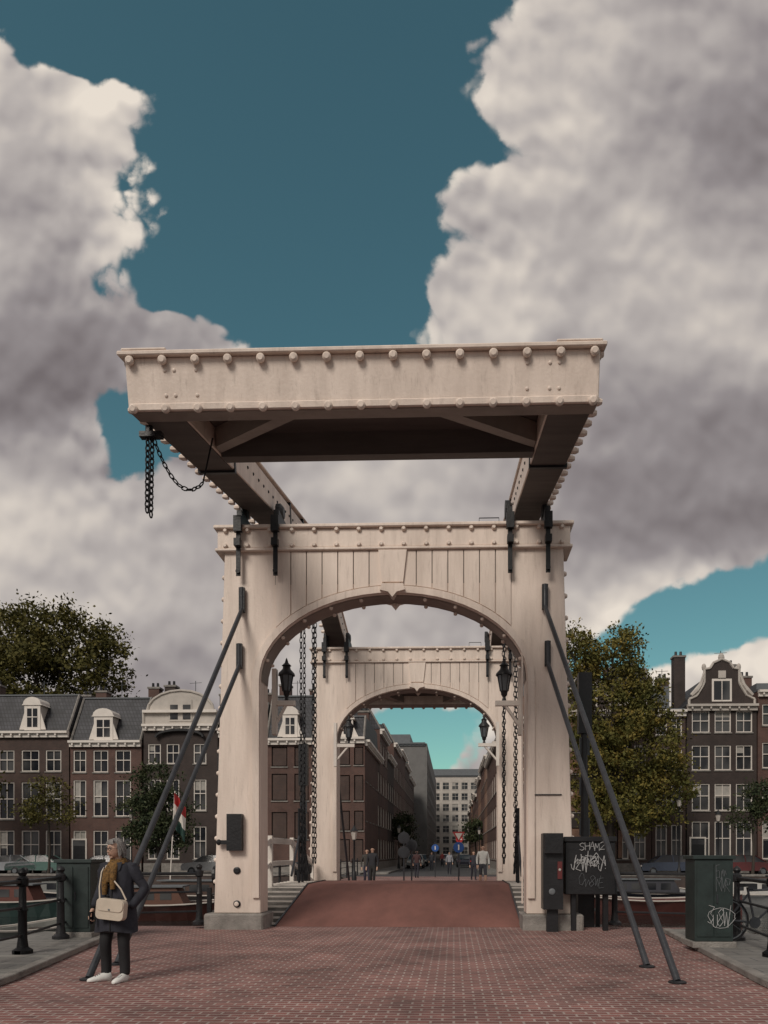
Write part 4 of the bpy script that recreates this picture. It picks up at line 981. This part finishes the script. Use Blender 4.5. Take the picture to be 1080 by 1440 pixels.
for cx,cy,an in ((-.160,-.03,-.75),(.08,-.04,-.05)):
    MM=Matrix.Translation((cx,cy,0))@Matrix.Rotation(an,4,'Z'); g.T=lambda x,y,z,M=MM:M@Vector((x,y,z))
    secs=[(.085,.022,.08),(.07,.036,.10),(.02,.042,.10),(-.03,.042,.088),(-.08,.045,.066),(-.13,.042,.052),(-.165,.028,.04),(-.175,.012,.028)]
    vs=[];fs=[];n=14
    for (y,w,h) in secs:
        for i in range(n):
            t=2*math.pi*i/n; vs.append((w*math.cos(t),y,max(.002,h*.42+h*.58*math.sin(t))))
    for j in range(len(secs)-1):
        for i in range(n): fs.append((j*n+i,j*n+(i+1)%n,(j+1)*n+(i+1)%n,(j+1)*n+i))
    fs+=[tuple(range(n)),tuple((len(secs)-1)*n+i for i in range(n))]
    g.add(vs,fs,SHOE)
    for k in range(3): g.tube([(-.02,-.045-k*.022,.080-k*.009),(.02,-.045-k*.022,.080-k*.009)],.004,LEAD,4)
o=g.obj('shoes',None,smooth=True); o.parent=wo
J=[];E=[]
w0=a((-.213,-.145,.83),(.026,.022)); pm=a((-.207,-.185,.785),(.020,.034),w0); a((-.203,-.20,.755),(.014,.036),pm)
hand=skin_mesh('hand',J,E,0,2); hand.data.materials.append(SKIN); hand.parent=wo
g=MB()
for i in range(4):
    o1=Vector((-.206,-.232+.019*i,.752-.004*i)); L=(.9,1.05,1,.8)[i]
    g.tube([o1,o1+Vector((.004,-.006,-.030*L)),o1+Vector((.018,-.008,-.050*L)),o1+Vector((.032,-.004,-.050*L))],[.0095,.009,.008,.006],SKIN,7)
g.tube([(-.205,-.195,.795),(-.186,-.225,.775),(-.178,-.238,.745)],[.012,.010,.007],SKIN,7)
g.box(-.192,-.184,-.255,-.18,.665,.80,BLACK)
o=g.obj('fingers_and_phone',None,smooth=True); o.parent=wo

# ---------------------------------------------------------------- world and light
wd=bpy.data.worlds.new('World'); sc.world=wd; wd.use_nodes=True
try: wd.cycles.sampling_method='MANUAL'; wd.cycles.sample_map_resolution=256
except Exception: pass
nt=wd.node_tree; nt.nodes.clear(); N=nt.nodes.new; LK=nt.links.new
def M(op,a,b=None,c=None,cl=False):
    n=N('ShaderNodeMath'); n.operation=op; n.use_clamp=cl
    for i,x in enumerate((a,b,c)):
        if x is None: continue
        if isinstance(x,(int,float)): n.inputs[i].default_value=x
        else: LK(x,n.inputs[i])
    return n.outputs[0]
SUN_EL=40; SUN_AZ=205
tc=N('ShaderNodeTexCoord'); sp=N('ShaderNodeSeparateXYZ'); LK(tc.outputs['Generated'],sp.inputs[0])
yy=M('MAXIMUM',M('ABSOLUTE',sp.outputs[1]),.14)
U0=M('ADD',M('MULTIPLY',M('DIVIDE',sp.outputs[0],yy),1.04),.638); V0=M('SUBTRACT',1.2,M('MULTIPLY',M('DIVIDE',sp.outputs[2],yy),1.04))
def curve(V,pts):
    n=N('ShaderNodeFloatCurve'); cv=n.mapping.curves[0]; n.mapping.extend='HORIZONTAL'
    P=[(p[0]/1300,(p[1]+200)/1600) for p in pts]
    cv.points[0].location=P[0]; cv.points[1].location=P[-1]
    for p in P[1:-1]: cv.points.new(*p)
    n.mapping.update(); LK(M('DIVIDE',V,1.3,cl=True),n.inputs['Value'])
    return M('SUBTRACT',M('MULTIPLY',n.outputs[0],1.6),.2)
LP=[(0,-60),(40,0),(75,65),(95,150),(130,200),(170,215),(215,205),(260,192),(330,195),(380,175),(410,200),(440,290),(470,350),(495,355),(520,290),(560,180),(610,170),(640,330),(660,1200),(1300,1300)]
RP=[(0,700),(50,672),(110,632),(150,640),(180,690),(210,700),(250,650),(300,602),(340,628),(380,600),(430,582),(490,590),(560,600),(1300,600)]
def noise2(vec,scale,det,rough):
    n=N('ShaderNodeTexNoise'); n.noise_dimensions='2D'; n.inputs['Scale'].default_value=scale; n.inputs['Detail'].default_value=det; n.inputs['Roughness'].default_value=rough; LK(vec,n.inputs['Vector']); return n
def puff(U,V,det,vdet):
    cb=N('ShaderNodeCombineXYZ'); LK(U,cb.inputs[0]); LK(V,cb.inputs[1])
    n1=noise2(cb.outputs[0],6,det,.55)
    va=N('ShaderNodeVectorMath'); va.operation='MULTIPLY_ADD'; LK(n1.outputs['Color'],va.inputs[0]); va.inputs[1].default_value=(.09,.09,0); LK(cb.outputs[0],va.inputs[2])
    v=N('ShaderNodeTexVoronoi'); v.voronoi_dimensions='2D'; v.feature='F1'; v.inputs['Scale'].default_value=14; v.inputs['Detail'].default_value=vdet; v.inputs['Roughness'].default_value=.5
    LK(va.outputs[0],v.inputs['Vector'])
    return n1.outputs[0],v.outputs['Distance']
n1,v1=puff(U0,V0,7,2)
n=M('ADD',M('MULTIPLY',M('SUBTRACT',n1,.5),.12),M('MULTIPLY',M('SUBTRACT',.50,v1),.055))
D=M('MAXIMUM',M('SUBTRACT',curve(V0,LP),U0),M('SUBTRACT',U0,curve(V0,RP)))
for cx,cy,rx,ry,s in ((.99,.868,.17,.05,.05),(.18,.60,.045,.06,.05),(.60,1.035,.075,.05,.04),(1.35,.9,.25,.12,.08)):
    g_=M('ADD',M('POWER',M('ABSOLUTE',M('DIVIDE',M('SUBTRACT',U0,cx),rx)),2),M('POWER',M('ABSOLUTE',M('DIVIDE',M('ADD',M('SUBTRACT',V0,cy),M('MULTIPLY',M('SUBTRACT',U0,cx),.35 if cx>.9 else 0)),ry)),2))
    D=M('MINIMUM',D,M('MULTIPLY',M('SUBTRACT',g_,1),s))
tot=M('ADD',D,n)
mr=N('ShaderNodeMapRange'); mr.interpolation_type='SMOOTHERSTEP'; mr.inputs[1].default_value=-.014; mr.inputs[2].default_value=.020; LK(tot,mr.inputs[0]); mask=mr.outputs[0]
na,va_=puff(U0,V0,3,1); nb,vb_=puff(M('SUBTRACT',U0,.006),M('SUBTRACT',V0,.022),3,1)
rel=M('ADD',M('MULTIPLY',M('SUBTRACT',na,nb),1.25),M('MULTIPLY',M('SUBTRACT',vb_,va_),.15))
edge=M('EXPONENT',M('MULTIPLY',M('MAXIMUM',tot,0),-12))
rel=M('MULTIPLY',rel,M('ADD',.6,edge))
cb=N('ShaderNodeCombineXYZ'); LK(U0,cb.inputs[0]); LK(M('MULTIPLY',V0,1.25),cb.inputs[1])
nl=noise2(cb.outputs[0],2.6,5,.48)
B=M('ADD',M('ADD',M('ADD',.50,rel),M('MULTIPLY',edge,.16)),M('MULTIPLY',M('SUBTRACT',nl.outputs[0],.5),.85))
for cx,cy,rx,ry,s in ((1.03,.19,.12,.12,-.22),(1.0,.66,.28,.13,-.26),(.85,.38,.12,.06,-.08),(.04,.54,.22,.11,-.22),(.2,.93,.2,.06,-.03),(.15,.14,.11,.11,.32),(.17,.33,.06,.09,.28),(.78,.14,.15,.18,.16),(.66,.36,.08,.10,.14),(.08,.72,.18,.06,.28),(.86,.84,.14,.05,.22),(.22,.82,.3,.1,.20),(.62,.70,.2,.08,.10),(1.02,.93,.12,.04,.35),(.55,.88,.2,.1,.12)):
    g_=M('ADD',M('POWER',M('ABSOLUTE',M('DIVIDE',M('SUBTRACT',U0,cx),rx)),2),M('POWER',M('ABSOLUTE',M('DIVIDE',M('SUBTRACT',V0,cy),ry)),2))
    B=M('ADD',B,M('MULTIPLY',M('EXPONENT',M('MULTIPLY',g_,-1)),s))
cr=N('ShaderNodeValToRGB'); e=cr.color_ramp.elements
e[0].position=.05; e[0].color=(.17,.148,.153,1); e[1].position=1.0; e[1].color=(.80,.72,.63,1)
x=e.new(.35); x.color=(.29,.262,.266,1); x=e.new(.62); x.color=(.47,.43,.41,1)
LK(B,cr.inputs[0])
cs=N('ShaderNodeVectorMath'); cs.operation='SCALE'; LK(cr.outputs[0],cs.inputs[0]); cs.inputs['Scale'].default_value=10.0
sky=N('ShaderNodeTexSky'); sky.sky_type='NISHITA'; sky.sun_disc=False; sky.sun_elevation=math.radians(SUN_EL); sky.sun_rotation=math.radians(SUN_AZ); sky.air_density=1.0; sky.dust_density=.6; sky.ozone_density=2.0
ti=N('ShaderNodeVectorMath'); ti.operation='MULTIPLY'; LK(sky.outputs[0],ti.inputs[0]); ti.inputs[1].default_value=(.62,.90,.64)
mx=N('ShaderNodeMix'); mx.data_type='RGBA'; LK(mask,mx.inputs[0]); LK(ti.outputs[0],mx.inputs[6]); LK(cs.outputs[0],mx.inputs[7])
bg=N('ShaderNodeBackground'); bg.inputs[1].default_value=.1; LK(mx.outputs[2],bg.inputs[0])
ow=N('ShaderNodeOutputWorld'); LK(bg.outputs[0],ow.inputs[0])
sl=bpy.data.lights.new('sun','SUN'); sl.energy=2.0; sl.angle=math.radians(22); sl.color=(1,.91,.82)
so=bpy.data.objects.new('sun',sl); sc.collection.objects.link(so)
az=math.radians(SUN_AZ); el=math.radians(SUN_EL)
sd=Vector((math.sin(az)*math.cos(el),math.cos(az)*math.cos(el),math.sin(el)))
so.rotation_euler=sd.to_track_quat('Z','Y').to_euler(); so.location=(0,-20,40)
sc.view_settings.view_transform='Standard'; sc.view_settings.look='None'; sc.view_settings.exposure=0

cam=bpy.data.cameras.new('camera'); co=bpy.data.objects.new('camera',cam); sc.collection.objects.link(co)
co.location=(0,0,HC); co.rotation_euler=(math.radians(90),0,TH)
cam.sensor_width=36; cam.lens=26.0; cam.shift_x=-(606-540)/1440; cam.shift_y=480/1440; cam.clip_end=4000; cam.clip_start=.05
sc.camera=co
